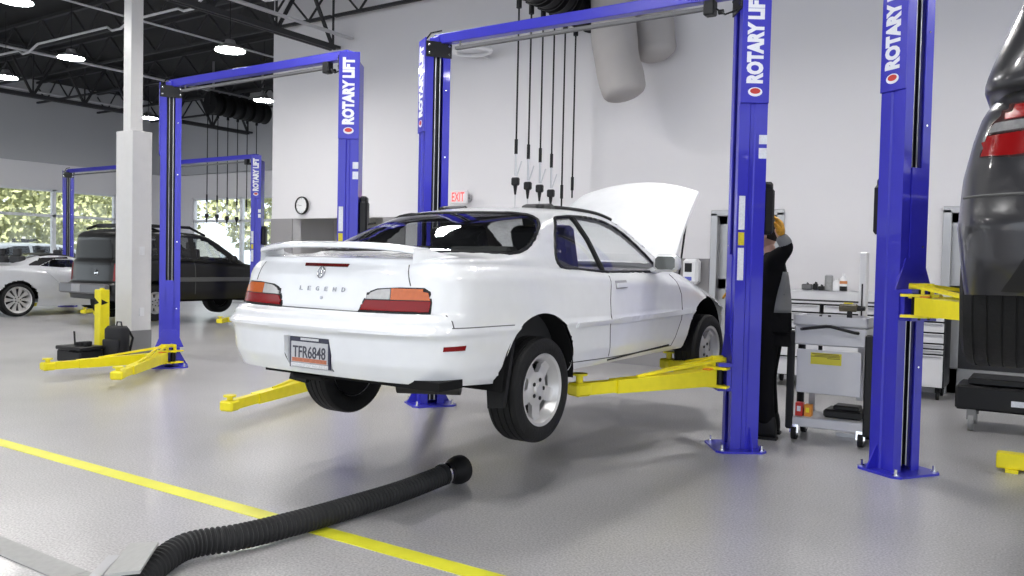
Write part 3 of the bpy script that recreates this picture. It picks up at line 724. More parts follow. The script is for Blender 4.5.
# lamps
M_LRED = mat('red_lamp_lens', (.20, .002, .003), .2, coat=.0, spec=.35)
M_LAMB = mat('amber_lamp_lens', (.48, .095, .006), .12, coat=.3, noise=(40, .15))
M_LCLR = mat('clear_lamp_lens', (.42, .41, .40), .1, coat=.8, noise=(40, .2))
LAMP_O = [(.298, 1.148), (.307, 1.186), (.326, 1.224), (.359, 1.262), (.403, 1.277), (.54, 1.287), (.675, 1.288), (.708, 1.268), (.722, 1.212), (.725, 1.153), (.56, 1.150)]
def sx_(poly, s): return [(p[0]*s, p[1]) for p in poly]
for s in (1, -1):
    L = patch(BV, 'rear', sx_(LAMP_O, s), .004, .015, .02).build('tail_lamp', M_BLKP, car)
    patch(BV, 'rear', sx_([(.314, 1.158), (.326, 1.19), (.339, 1.213), (.716, 1.218), (.715, 1.161)], s), .011, .012, .02).build('red_lens', M_LRED, L)
    patch(BV, 'rear', sx_([(.50, 1.220), (.495, 1.279), (.670, 1.280), (.698, 1.262), (.713, 1.222)], s), .011, .012, .02).build('amber_lens', M_LAMB, L)
    patch(BV, 'rear', sx_([(.344, 1.219), (.367, 1.252), (.408, 1.269), (.490, 1.277), (.495, 1.221)], s), .011, .012, .02).build('clear_lens', M_LCLR, L)
    patch(BV, 'side', [(-.90, .966), (-.77, .966), (-.765, .992), (-.90, .990)], .004, .01, .03, s).build('side_marker', M_LRED, car)
patch(BV, 'rear', [(-.165, 1.385), (.165, 1.385), (.170, 1.402), (-.17, 1.402)], .005, .012, .03).build('brake_lamp', mat('dark_red_lens', (.10, .004, .004), .15, coat=.5), car)
# emblem and lettering on the boot lid
h, n = cast(BV, 'rear', -.02, 1.352); n = n.normalized(); T = basis((1, 0, 0), n.cross(Vector((1, 0, 0))).normalized()*-1, h)
n_ = Vector((0, n.y, n.z)).normalized(); upv = Vector((0, -n_.z, n_.y))*1.0
if upv.z < 0: upv = -upv
T = basis((1, 0, 0), upv, h+n_*.004)
M_BADGE = mat('badge_metal', (.42, .42, .44), .25, metal=.8)
e = MB(); ring = [(.026*math.cos(a), .032*math.sin(a), 0) for a in np.linspace(0, 2*PI, 28, endpoint=False)]
e.tube([T @ Vector(p) for p in ring], .0035, 6, closed=True)
e.tube([T @ Vector(p) for p in ((-.012, -.025, 0), (-.003, .025, 0), (.003, .025, 0), (.012, -.025, 0))], .0028, 6)
e.tube([T @ Vector((-.008, -.006, 0)), T @ Vector((.008, -.006, 0))], .0022, 6)
e.build('emblem', M_BADGE, car)
h, n = cast(BV, 'rear', 0, 1.255); n_ = Vector((0, n.y, n.z)).normalized(); upv = Vector((0, -n_.z, n_.y)); upv = upv if upv.z > 0 else -upv
for i, ch in enumerate('LEGEND'):
    x = -.185+i*.066; h, _ = cast(BV, 'rear', x+.012, 1.25)
    text_fit(ch, .024, .024, M_BADGE, basis((1, 0, 0), upv, h+n_*.004), car, bold=.01, ext=.002)
# number plate in its recess
h0 = -1.075
rp = [(-.165, .822), (-.185, .905), (-.175, 1.0), (.175, 1.0), (.185, .905), (.165, .822)]
rv = []
for k, (x, z) in enumerate(rp):
    h, n = cast(BV, 'rear', x*.995, z); rv.append(tuple(h)); rv.append((x*.9, -1.02, .917+(z-.917)*.92))
rf_ = [(2*i, (2*i+2) % 12, (2*i+3) % 12, 2*i+1) for i in range(6)]+[(1, 3, 5, 7, 9, 11)]
MB().add(rv, rf_).build('plate_recess', M_CARW, car, smooth=False)
pl = MB().box((0, -1.050, .911), (.31, .012, .165)).build('plate_frame', mat('black_plate_frame', (.02, .02, .05), .4), car, smooth=False)
MB().box((0, -1.0568, .911), (.285, .004, .115)).build('number_plate', mat('number_plate_paint', (.50, .50, .52), .5, noise=(30, .15)), pl, smooth=False)
MB().box((0, -1.0578, .868), (.27, .003, .022)).build('plate_print', mat('orange_print', (.5, .16, .08), .5, noise=(80, .5)), pl, smooth=False)
text_fit('TFR6848', .255, .066, mat('plate_ink', (.05, .05, .07), .5), basis((1, 0, 0), (0, 0, 1), (-.128, -1.0595, .880)), pl, bold=.012)
MB().box((0, -1.0568, .840), (.29, .003, .022)).box((0, -1.0568, .984), (.14, .003, .013)).build('frame_print', mat('white_print', (.72, .72, .75), .5, noise=(150, .5)), pl, smooth=False)
# trunk lock
h, n = cast(BV, 'rear', .012, 1.213); MB().cyl(h, h+n*.006, .009, n=12).build('boot_lock', M_BADGE, car)
# spoiler on two feet
def wing(x):
    k = min(1, abs(x)/.60); return -.905+.09*k**2.5, 1.512-.030*k**3
xs = [-.60+.04*i for i in range(31)]; b = MB(); secn = [(-.085, -.016), (-.082, .004), (-.05, .016), (.03, .016), (.085, .0), (.05, -.010), (-.03, -.016), (-.075, -.022)]
v = []; f = []
for x in xs:
    yc_, zc = wing(x)
    for p in secn: v.append((x, yc_+p[0], zc+p[1]))
n = len(secn)
for i in range(len(xs)-1): f += [(i*n+j, i*n+(j+1) % n, (i+1)*n+(j+1) % n, (i+1)*n+j) for j in range(n)]
f += [tuple(range(n))[::-1], tuple(range((len(xs)-1)*n, len(xs)*n))]
b.add(v, f); sp = b.build('spoiler', M_CARW, car, ang=50)
for s in (1, -1):
    # swept foot: continues the blade outward and down on to the wing of the boot
    v = []; f = []; N_ = 12
    for i in range(N_+1):
        t = i/N_; x = s*(.595+.095*math.sin(t*PI/2)); y = -.815+.50*t**1.6; z1 = 1.492-.062*t**.8; w_ = .085*(1-.62*t); hb = 1.425+.02*t
        for (dy, z) in ((-w_, z1-.014), (-w_*.9, z1), (w_, z1-.002), (w_*1.1, z1-.02), (w_*1.1, min(z1-.02, hb)), (-w_, min(z1-.02, hb-.012))): v.append((x, y+dy, z))
    for i in range(N_): f += [(i*6+j, i*6+(j+1) % 6, (i+1)*6+(j+1) % 6, (i+1)*6+j) for j in range(6)]
    f += [tuple(range(6))[::-1], tuple(range(N_*6, N_*6+6))]
    MB().add(v, f).build('spoiler_foot', M_CARW, car, ang=70)
# door handles, mirrors
for s in (1, -1):
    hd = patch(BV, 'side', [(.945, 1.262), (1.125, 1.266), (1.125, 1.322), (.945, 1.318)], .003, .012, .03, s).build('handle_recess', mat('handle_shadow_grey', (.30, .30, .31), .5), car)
    patch(BV, 'side', [(.955, 1.270), (1.115, 1.274), (1.115, 1.304), (.955, 1.300)], .014, .015, .03, s).build('door_handle', M_CARW, car)
    T = Matrix.Translation((s*.955, 1.60, 1.45)) @ Matrix.Rotation(s*R(8), 4, 'Z') @ Matrix.Diagonal((s, 1, 1, 1))
    mm = MB().box((0, 0.02, 0), (.20, .13, .130), ch=.035)
    o = mm.build('door_mirror', M_CARW, car, ang=60, bevel=.012); o.data.transform(T)
    e = MB(); e.prism([(a, b_) for a, b_ in [(-.075, -.03), (-.055, -.048), (.055, -.048), (.075, -.03), (.075, .03), (.055, .048), (-.055, .048), (-.075, .03)]], -.051, -.046, plane='xz')
    ml = e.build('mirror_glass', mat('mirror_glass_grey', (.10, .105, .10), .1, metal=.3), o); ml.data.transform(T)
    MB().bar((s*.80, 1.70, 1.385), (s*.93, 1.64, 1.425), .10, .03).build('mirror_stalk', M_CARW, car)
# sunroof panel, aerial stubs
for s in (1, -1): MB().tube(surf_line(BV, 'top', [(s*.42, .60), (s*.49, .85), (s*.53, 1.1), (s*.565, 1.42)], .010, step=.05), .013, 6).build('roof_drip_strip', M_BLKP, car)
# wheels; the lifted car lets them droop
for s in (1, -1):
    wheel(car, (s*.765, 0, .672), s, .318, .212, .215, name='wheel')
    wheel(car, (s*.765, 2.83, .690), s, .318, .212, .215, steer=R(-3), name='wheel')
# wheel arch liners
def liner(y0, z0, r, x0, x1, name):
    for s in (1, -1):
        b = MB(); v = []; f = []; n = 24
        for i in range(n+1):
            a = PI*(-.03+1.06*i/n)
            for x in (x0, x1): v.append((s*x, y0+r*math.cos(a), z0+r*math.sin(a)))
        f = [(2*i, 2*i+1, 2*i+3, 2*i+2) for i in range(n)]
        k = len(v); v.append((s*x0, y0, z0)); f += [(2*i, 2*i+2, k) for i in range(n)]
        b.add(v, f).build(name, M_DARKM, car)
liner(-.03, .745, .40, .56, .862, 'wheel_arch_liner'); liner(2.76, .76, .41, .56, .835, 'wheel_arch_liner')
# mud flaps behind the rear wheels
for s in (1, -1):
    MB().add([(s*.855, -.30, .98), (s*.66, -.30, .98), (s*.74, -.37, .60), (s*.865, -.40, .62), (s*.855, -.33, .98), (s*.66, -.33, .98), (s*.74, -.40, .60), (s*.865, -.43, .62)],
             [(0, 1, 2, 3), (7, 6, 5, 4), (0, 3, 7, 4), (1, 5, 6, 2), (3, 2, 6, 7), (0, 4, 5, 1)]).build('mud_flap', M_BLK, car, smooth=False)
# underbody: floor pan, exhaust silencer, rear beam, axle links
u = MB(); u.box((0, 1.35, .80), (1.30, 3.0, .06)).box((0, -.55, .84), (1.2, .7, .10)).box((0, 3.2, .80), (1.2, .8, .1)); u.build('floor_pan', M_DARKM, car, smooth=False, weld=False)
u = MB(); u.box((.18, -.86, .79), (1.3, .2, .045)).box((-.12, -.86, .775), (.26, .2, .07), ch=.02); u.build('rear_valance', M_DARKM, car, smooth=False, weld=False)
u = MB().cyl((.35, -.72, .755), (.66, -.55, .755), .07, n=20).cyl((.05, -.2, .75), (.28, -.7, .76), .03).tube([(.05, -.2, .75), (0, .6, .76), (0, 2.4, .78)], .028); u.build('exhaust', mat('dark_exhaust', (.05, .048, .046), .5, metal=.5), car)
u = MB()
for s in (1, -1):
    u.bar((s*.12, .05, .72), (s*.66, 0, .67), .05, .04).bar((s*.3, .45, .74), (s*.66, .02, .66), .04, .04).cyl((s*.55, .03, .70), (s*.52, .03, 1.1), .035)
    u.bar((s*.12, 2.8, .72), (s*.66, 2.83, .68), .05, .04).bar((s*.3, 3.2, .74), (s*.66, 2.85, .68), .04, .04)
u.box((0, .1, .74), (.5, .35, .12), ch=.03); u.build('suspension', M_DARKM, car, smooth=False, weld=False)
# hood, hinged at its rear edge
a = R(37); v = []; f = []; NX, NY = 21, 19; L0 = 1.15
for th in (0, -.03):
    for i in range(NY):
        t = i/(NY-1)
        for j in range(NX):
            q = -1+2*j/(NX-1); w = .74-.14*t**1.3; Lb = L0*(1+.10*(1-q*q))
            s_ = t*Lb; cr_ = .05*(1-q*q)*(.6+.4*t)+.05*math.sin(PI*t)*1.0
            x = q*w; y = 2.22+s_*math.cos(a)-(cr_+th)*math.sin(a); z = 1.43+s_*math.sin(a)+(cr_+th)*math.cos(a)
            v.append((x, y, z))
N = NX*NY
for i in range(NY-1):
    for j in range(NX-1):
        k = i*NX+j; f += [(k, k+1, k+NX+1, k+NX), (N+k+NX, N+k+NX+1, N+k+1, N+k)]
ed = [j for j in range(NX)]+[i*NX+NX-1 for i in range(1, NY)]+[(NY-1)*NX+j for j in range(NX-2, -1, -1)]+[i*NX for i in range(NY-2, 0, -1)]
f += [(ed[i], ed[(i+1) % len(ed)], ed[(i+1) % len(ed)]+N, ed[i]+N) for i in range(len(ed))]
MB().add(v, f).build('hood', M_CARW, car, ang=60)
MB().cyl((.66, 2.55, 1.26), (.62, 2.80, 1.80), .009).build('hood_prop', M_BLK, car)
# engine bay
u = MB(); u.box((0, 2.95, .95), (1.2, 1.1, .05)).box((0, 2.33, 1.15), (1.3, .03, .4)); u.build('engine_bay', M_DARKM, car, smooth=False, weld=False)
u = MB(); u.box((0, 2.85, 1.1), (.5, .6, .2), ch=.03).box((.4, 2.6, 1.1), (.2, .25, .16), ch=.02).cyl((-.35, 3.2, 1.15), (.3, 3.2, 1.15), .06); u.build('engine', M_BLKM, car, smooth=False, weld=False)
# cabin: tub, seats, wheel, rear shelf
M_SEAT = mat('dark_seat_leather', (.03, .03, .032), .6); M_TRIMD = mat('dark_cabin_trim', (.028, .028, .03), .7)
u = MB(); u.box((0, 1.0, .98), (1.46, 2.2, .3)).box((0, -.18, 1.40), (1.3, .45, .06)).box((0, 2.0, 1.28), (1.36, .36, .2), ch=.05)
for s in (1, -1): u.box((s*.76, 1.1, 1.22), (.05, 1.7, .30))
u.build('cabin_tub', M_TRIMD, car, smooth=False, weld=False)
def seat(x, y, back=1):
    q = MB(); q.box((x, y, 1.17), (.52, .5, .16), ch=.05)
    T = Matrix.Translation((x, y-.26, 1.22)) @ Matrix.Rotation(R(18), 4, 'X')
    w = MB(); w.box((0, 0, .24), (.48, .12, .5), ch=.05).box((0, -.01, .57), (.25, .09, .16), ch=.04); w.v = [tuple(T @ Vector(p)) for p in w.v]
    q.add(w.v, w.f); q.build('seat', M_SEAT, car, smooth=False, weld=False)
seat(-.37, 1.15); seat(.37, 1.15)
q = MB(); q.box((0, .40, 1.17), (1.2, .45, .14), ch=.05).box((-.32, .12, 1.36), (.5, .14, .34), ch=.05).box((.32, .12, 1.36), (.5, .14, .34), ch=.05); q.build('rear_bench', M_SEAT, car, smooth=False, weld=False)
T = Matrix.Translation((-.37, 1.66, 1.36)) @ Matrix.Rotation(R(65), 4, 'X')
MB().tube([T @ Vector((.18*math.cos(a), .18*math.sin(a), 0)) for a in np.linspace(0, 2*PI, 28, endpoint=False)], .014, 8, closed=True).bar(T @ Vector((-.17, 0, 0)), T @ Vector((.17, 0, 0)), .04, .02).build('steering_wheel', M_TRIMD, car)
# ---CAREND---

# ------------------------------------------------------------------ lights
def lamp(x, y, z, label='', strength=LAMP):
    t = thing('high_bay_lamp', label, 'lamp', (x, y, z), 0, 'round high bay lamps under the dark ceiling')
    MB().lathe([(.0, .16), (.07, .16), (.09, .10), (.19, .05), (.235, .0), (.225, -.005)], n=32).build('housing', M_STEEL, t)
    MB().lathe([(.0, .012), (.225, .012), (.222, .0), (.0, .0)], n=32).build('diffuser', MATS.get('lamp_glow') or mat('lamp_glow', (.9, .9, .9), .4, emis=(1, .985, .96), es=strength), t)
    MB().tube([(0, 0, .16), (0, 0, 6.35-z)], .006, 6).build('hanging_cable', M_BLK, t)
    return t
LP = [(-15.3, 8.34, 'round high bay lamp glowing above the left bay, nearest left of the white pillar'),
      (-10.83, 8.37, 'round high bay lamp just right of the white pillar, above the lift with no car'),
      (-12.6, 6.07, 'round high bay lamp cut off by the top left corner of the view'),
      (-20.1, 13.0, 'small distant round lamp half hidden behind the white pillar'),
      (-18.25, 8.6, 'small distant round lamp at the far left, over the left windows'),
      (-15.35, 12.8, 'small distant round lamp beside the end of the back wall')]
for x, y, l in LP: lamp(x, y, 4.6 if x == -10.83 else 5.0, l)
for x, y in ((-15.4, 4.6), (-9.6, 3.4), (-6.4, 6.0), (-6.2, -1.2), (-2.6, -.6), (-4.2, 3.4), (-1.0, 2.6), (2.6, 4.4), (2.6, .4), (-6.8, 7.4), (-2.2, 7.4), (1.6, 7.4)):  # unseen lamps, added to brighten the back wall, floor and coupe
    lamp(x, y, 4.4 if (y == 7.4 and x > -3) else 5.0, 'unseen round high bay lamp, added outside the view to light the shop')

# ------------------------------------------------------------------ white pillar
t = struct(MB().box((-11.03, 6.92, 1.58), (.40, .30, 3.16), ch=.006).build('trim_pillar', mat('pillar_paint', (.66, .65, .64), .5), smooth=False), 'white boxed pillar between the left lift and the off-roader')
struct(MB().box((-11.02, 6.915, .18), (.41, .31, .36)).build('trim_pillar_base', mat('pillar_base_grey', (.22, .22, .22), .6), smooth=False))
struct(MB().box((-11.08, 6.93, 4.15), (.18, .18, 1.98)).build('trim_pillar_post', mat('pillar_paint', (.66, .65, .64), .5), smooth=False))
for z in (.62, 1.48):
    o = MB().box((-10.824, 6.92, z), (.012, .075, .12), ch=.004).build('outlet_cover', mat('outlet_white', (.75, .75, .76), .4), smooth=False)
    tag(o, 'small white %s plate on the side of the white pillar' % ('socket' if z < 1 else 'switch'), 'wall socket' if z < 1 else 'light switch')

# ------------------------------------------------------------------ ceiling steel
def girder(x, y0, y1, z0, z1, label, st=1.2):
    t = thing('steel_girder', label, 'roof truss', (x, 0, 0), 0, 'long dark roof girders')
    for z in (z0, z1): MB().box((-.05, (y0+y1)/2, z), (.05, y1-y0, .09)).box((.05, (y0+y1)/2, z), (.05, y1-y0, .09)).build('chord', M_JOIST, t, smooth=False, weld=False)
    b = MB(); n = int((y1-y0)/st)
    for i in range(n):
        ya, yb = y0+(y1-y0)*i/n, y0+(y1-y0)*(i+1)/n
        b.bar((0, ya, z0), (0, (ya+yb)/2, z1), .05, .05).bar((0, (ya+yb)/2, z1), (0, yb, z0), .05, .05).bar((0, yb, z0), (0, yb, z1), .03, .03)
        b.box((0, yb, z0+.03), (.09, .3, .05))
    b.build('web', M_JOIST, t, smooth=False, weld=False)
    return t
girder(-11.0, -6, 10.7, 5.19, 6.3, 'dark steel roof girder carried by the white pillar')
girder(-20.6, -6, 16.6, 5.15, 6.3, 'dark steel roof girder running along the left windows')
def joist(y, x0, x1, z0, z1, label):
    t = thing('steel_joist', label, 'roof truss', (0, y, 0), 0, 'dark cross joists under the deck')
    MB().box(((x0+x1)/2, 0, z0), (x1-x0, .06, .05)).build('chord', M_JOIST, t, smooth=False); MB().box(((x0+x1)/2, 0, z1), (x1-x0, .08, .06)).build('chord', M_JOIST, t, smooth=False)
    b = MB(); n = int((x1-x0)/1.1)
    for i in range(n):
        xa, xb = x0+(x1-x0)*i/n, x0+(x1-x0)*(i+1)/n
        b.bar((xa, 0, z1), ((xa+xb)/2, 0, z0), .03, .03).bar(((xa+xb)/2, 0, z0), (xb, 0, z1), .03, .03)
    b.build('web', M_JOIST, t, smooth=False, weld=False)
ys_ = [3.2, 5.2, 7.2, 9.2, 10.7, 12.6, 14.4, 16.2]
nm = ['nearest', 'second', 'third', 'fourth', 'fifth', 'sixth', 'seventh', 'farthest']
for i, y in enumerate(ys_): joist(y, -25, -11.05 if y > 10.85 else -11.05, 5.75, 6.32, 'dark cross joist left of the pillar girder, %s row from the viewer' % nm[i])
for i, y in enumerate(ys_[:5]): joist(y, -10.95, 12, 5.75, 6.32, 'dark cross joist right of the pillar girder, %s row from the viewer' % nm[i])
# conduit with kicks, sprinkler pipe, bright rails
M_COND = mat('bright_conduit', (.60, .60, .62), .35, metal=.5)
tag(MB().tube([(-21, 8.1, 5.30), (-16.9, 8.2, 5.30), (-16.75, 8.2, 5.22), (-16.55, 8.2, 5.22), (-16.2, 8.2, 5.34), (-13.9, 8.2, 5.34), (-13.75, 8.2, 5.26), (-13.5, 8.2, 5.26), (-13.2, 8.2, 5.36), (-11.9, 8.2, 5.36), (-11.75, 8.2, 5.30), (-11.5, 8.2, 5.30), (-11.3, 8.2, 5.42), (-10.9, 8.2, 5.44)], .022).build('ceiling_conduit', M_COND), 'pale conduit stepping over the dark joists behind the white pillar', 'pipe')
tag(MB().tube([(-10.6, 4.0, 5.6), (-10.4, 7.4, 5.55), (-10.3, 8.6, 5.35), (-9.0, 8.7, 5.3), (-8.2, 8.8, 5.45), (-6, 9.0, 5.5)], .025).build('ceiling_conduit', M_COND), 'pale conduit bending under the ceiling right of the pillar', 'pipe')
tag(MB().bar((-10.7, 2, 5.35), (-10.7, 10.85, 5.35), .10, .03).build('cable_tray', M_COND, smooth=False), 'long pale cable tray along the pillar girder', 'cable tray')
tag(MB().tube([(-24, 5, 5.9), (-24, 15, 5.9)], .03).build('sprinkler_pipe', M_COND), 'thin pale pipe high along the left wall', 'pipe')
tag(MB().tube([(-18.5, 3, 5.7), (-18.5, 15, 5.7)], .03).build('sprinkler_pipe', M_COND), 'thin pale pipe running between the left lamps', 'pipe')
tag(MB().tube([(-14.2, 3, 5.7), (-14.2, 15, 5.7)], .02).build('sprinkler_pipe', M_COND), 'thin pale pipe just left of the pillar top', 'pipe')

# ------------------------------------------------------------------ hose reels
def reels(x, y0, dy, z, zends, where):
    rb = MB().box((0, dy*2.5, .33), (.08, dy*6.2, .06)).bar((0, .0, .35), (0, 0, 6.35-z), .04, .04).bar((0, dy*5, .35), (0, dy*5, 6.35-z), .04, .04).build('reel_rail', M_STEEL, smooth=False, weld=False)
    rb.location = (x, y0, z); tag(rb, 'steel rail carrying the row of hose reels %s' % where, 'rail')
    od = ['nearest', 'second', 'third', 'fourth', 'fifth', 'farthest']
    for i in range(6):
        t = thing('hose_reel', 'black overhead hose reel %s, %s of its row of six' % (where, od[i]), 'hose reel', (x, y0+dy*i, z), 0, 'overhead hose reels %s' % where)
        MB().lathe([(.05, -.10), (.27, -.10), (.27, -.08), (.20, -.08), (.20, .08), (.27, .08), (.27, .10), (.05, .10)], axis='y', n=28).cyl((0, -.12, 0), (0, .12, 0), .05).build('drum', M_BLKM, t)
        MB().lathe([(.19, -.075), (.25, -.07), (.25, .07), (.19, .075)], axis='y', n=28).build('wound_hose', M_BLK, t)
        MB().box((0, 0, .17), (.10, .24, .28)).box((-.24, 0, -.10), (.09, .1, .12)).build('bracket', M_BLKP, t, smooth=False, weld=False)
        ze = zends[i]-z; hx = -.22
        MB().tube([(hx, 0, 0), (hx, 0, -.3), (hx, 0, ze+.25)], .012).build('hose', M_BLK, t)
        MB().cyl((hx, 0, ze+.55), (hx, 0, ze+.36), .022).build('hose_sleeve', M_BLK, t); MB().cyl((hx, 0, -.18), (hx, 0, -.30), .035).build('hose_stop', M_BLK, t)
        if i < 4:
            MB().cyl((hx, 0, ze+.36), (hx, 0, ze+.08), .015).bar((hx+.02, 0, ze+.08), (hx+.09, 0, ze+.27), .012, .012).build('nozzle_lever', M_STEEL, t, smooth=False, weld=False)
            MB().box((hx, 0, ze+.01), (.105, .07, .105), ch=.02).cyl((hx, 0, ze-.03), (hx, 0, ze-.16), .03, .012).build('oil_gun', M_BLKP, t, smooth=False, weld=False)
            MB().tube([(hx, 0, ze-.16), (hx, 0, ze-.40), (hx+.02, 0, ze-.5), (hx+.10, .02, ze-.58)], .006).build('spout', M_STEEL, t)
reels(-5.68, 8.97, .297, 4.98, [2.46, 2.43, 2.42, 2.38, 1.98, 2.12], 'over the white coupe')
reels(-18.1, 13.5, .31, 5.28, [2.45, 2.45, 2.42, 2.42, 2.4, 2.4], 'near the far windows')

# ------------------------------------------------------------------ fabric covered ducts
M_DUCT = mat('grey_duct_fabric', (.38, .36, .35), .8, noise=(4, .06), bump=(5, .8))
def duct(pts, r, name, label):
    b = MB(); P = smooth_poly(pts, 6, False) if False else pts
    cr_pts = []
    A = [np.array(p, float) for p in pts]
    for i in range(len(A)-1):
        p0, p1, p2, p3 = A[max(i-1, 0)], A[i], A[i+1], A[min(i+2, len(A)-1)]
        for j in range(6):
            t = j/6; cr_pts.append(.5*((2*p1)+(-p0+p2)*t+(2*p0-5*p1+4*p2-p3)*t*t+(-p0+3*p1-3*p2+p3)*t**3))
    cr_pts.append(A[-1]); n = len(cr_pts)
    # rounded closed end
    def rf(i):
        k = (n-1-i)/4
        q = r*(math.sqrt(max(0, 1-(1-min(1, k))**2))) if k < 1 else r
        return max(.02, q*(1+.02*math.sin(i*.9)))
    d = cr_pts[-1]-cr_pts[-2]
    b.tube([tuple(p) for p in cr_pts], r, n=28, rf=rf)
    o = b.build(name, M_DUCT, ang=80); tag(o, label, 'duct'); return o
duct([(-5.08, 10.0, 6.3), (-5.08, 10.0, 5.5), (-5.08, 10.0, 4.75), (-5.03, 10.0, 4.25), (-4.93, 10.0, 3.85), (-4.86, 10.0, 3.62)], .30, 'flexible_duct', 'longer grey fabric duct hanging bent down the back wall above the coupe')
duct([(-4.78, 10.58, 6.3), (-4.78, 10.58, 5.5), (-4.78, 10.58, 4.9), (-4.73, 10.56, 4.5), (-4.66, 10.56, 4.22)], .28, 'flexible_duct', 'shorter grey fabric duct, right of the longer one on the back wall')
tag(MB().tube([(-7.72+.30*math.cos(a), 10.45+.24*math.sin(a), 4.68) for a in np.linspace(0, 2*PI, 30, endpoint=False)], .034, 8, closed=True).tube([(-7.75, 10.69, 4.68), (-7.75, 10.9, 4.68)], .02).build('wall_ring', M_WHITE), 'white ring bracket high on the back wall beside the lift top', 'bracket')

# ------------------------------------------------------------------ clock, exit sign, dispenser
t = thing('wall_clock', 'round white clock with black rim on the back wall', 'clock', (-11.92, 10.88, 2.41))
MB().lathe([(.0, .0), (.165, .0), (.17, -.02), (.165, -.045), (.148, -.045), (.146, -.02), (.0, -.02)], axis='y', n=40).build('rim', M_BLKP, t)
MB().cyl((0, -.021, 0), (0, -.026, 0), .146, n=40).build('dial', mat('clock_dial', (.8, .8, .8), .5), t)
b = MB()
for k in range(12):
    a = k*PI/6; b.bar((.12*math.sin(a), -.028, .12*math.cos(a)), (.135*math.sin(a), -.028, .135*math.cos(a)), .006, .003)
b.build('hour_marks', M_BLKP, t, smooth=False, weld=False)
MB().bar((0, -.029, 0), (-.08, -.029, -.005), .008, .003).build('hour_hand', M_BLKP, t, smooth=False); MB().bar((0, -.031, 0), (-.11, -.031, .015), .006, .003).build('minute_hand', M_BLKP, t, smooth=False)
t = thing('exit_sign', 'white exit sign with red letters on the back wall', 'sign', (-8.13, 10.72, 2.46))
MB().box((0, 0, 0), (.34, .05, .215), ch=.01).build('sign_box', mat('sign_white', (.75, .72, .73), .4), t, smooth=False)
text_fit('EXIT', .25, .145, mat('exit_red', (.8, .05, .05), .4, emis=(1, .12, .1), es=.8), basis((1, 0, 0), (0, 0, 1), (-.125, -.027, -.07)), t, bold=.01)
MB().cyl((.06, .025, 0), (.06, .18, 0), .02).lathe([(.0, .18), (.075, .18), (.075, .15), (.05, .14)], o=(.06, 0, 0), axis='y', n=24).build('canopy', M_STEEL, t)
t = thing('towel_dispenser', 'white soap and towel dispenser on the grey wainscot left of the door', 'dispenser', (-4.2, 10.80, 1.36))
MB().box((0, 0, 0), (.22, .16, .34), ch=.04).build('housing', M_WHITE, t, smooth=False); MB().box((-.02, -.083, .05), (.10, .006, .12)).build('window', M_BLKP, t, smooth=False); MB().box((-.02, -.083, -.1), (.10, .006, .05)).build('blue_label', mat('blue_label', (.1, .12, .5), .5), t, smooth=False)
# things inside the alcove
t = thing('water_heater', 'cream round tank standing in the alcove under the clock', 'tank', (-11.35, 11.75, 0))
MB().lathe([(0, .1), (.36, .1), (.38, .14), (.38, 1.85), (.34, 1.92), (0, 1.95)], n=32).build('tank', mat('cream_tank', (.56, .54, .42), .5), t); MB().cyl((0, 0, 1.93), (0, 0, 2.3), .05).build('flue', M_STEEL, t)
for k in range(3):
    a = k*2*PI/3; MB().cyl((.28*math.cos(a), .28*math.sin(a), 0), (.28*math.cos(a), .28*math.sin(a), .12), .025).build('foot', M_BLKM, t)
t = thing('wall_cabinet', 'white shelf unit with black boxes in the alcove under the clock', 'shelf', (-10.2, 11.6, 0))
MB().box((0, 0, 1.62), (.5, .4, .03)).box((0, 0, 1.2), (.5, .4, .03)).box((0, 0, .6), (.5, .4, .03)).box((-.25, 0, 1), (.03, .4, 2.0)).box((.25, 0, 1), (.03, .4, 2.0)).build('shelf_frame', M_BLKM, t, smooth=False, weld=False)
MB().box((0, 0, 1.74), (.34, .3, .2), ch=.01).build('black_box', M_BLKP, t, smooth=False)
MB().box((0, 0, 1.31), (.38, .3, .18), ch=.01).build('black_box', M_BLKP, t, smooth=False)

# ------------------------------------------------------------------ cabinets along the back wall
M_CABW = mat('white_cabinet', (.66, .66, .68), .35); M_SLOT = mat('drawer_shadow_gap', (.03, .03, .032), .6)
def cabinet(x0, x1, rows, label, z0=.14, z1=1.02):
    t = thing('tool_cabinet', label, 'cabinet', ((x0+x1)/2, 10.5, 0), 0, 'white tool cabinets along the back wall'); w = x1-x0
    MB().box((0, 0, (z0+z1)/2), (w, .56, z1-z0), ch=.006).build('body', M_BLKM, t, smooth=False)
    zz = z1-.01
    for h in rows:
        d = MB().box((0, -.288, zz-h/2), (w-.03, .022, h-.018), ch=.004).build('drawer', M_CABW, t, smooth=False)
        MB().box((0, -.305, zz-.022), (w-.06, .02, .012)).build('drawer_pull', M_STEEL, d, smooth=False); zz -= h
    for sx in (-1, 1):
        for sy in (-.2, .2): MB().cyl((sx*(w/2-.08), sy, .05), (sx*(w/2-.08)+.03, sy, .05), .05, n=16).box((sx*(w/2-.08)+.015, sy, .11), (.05, .05, .06)).build('caster', M_BLK, t)
cabinet(-3.02, -2.36, [.10, .10, .10, .13, .21, .23], 'white drawer cabinet behind the mechanic, leftmost along the back wall')
cabinet(-2.34, -1.70, [.10, .10, .10, .13, .21, .23], 'white drawer cabinet behind the tool cart')
cabinet(-1.68, -1.04, [.14, .12, .12, .06, .06, .37], 'white drawer cabinet with black side, right of the tool cart near the dark car')
t = thing('worktop', 'long white worktop with a back rail on the wall cabinets', 'worktop', (-2.03, 10.5, 0))
MB().box((0, 0, 1.035), (2.0, .62, .03), ch=.006).build('top', M_CABW, t, smooth=False)
MB().box((0, -.29, 1.10), (1.98, .03, .10)).build('rail', M_CABW, t, smooth=False)
MB().box((-.02, -.306, 1.055), (1.9, .012, .02)).build('slot', M_SLOT, t, smooth=False)
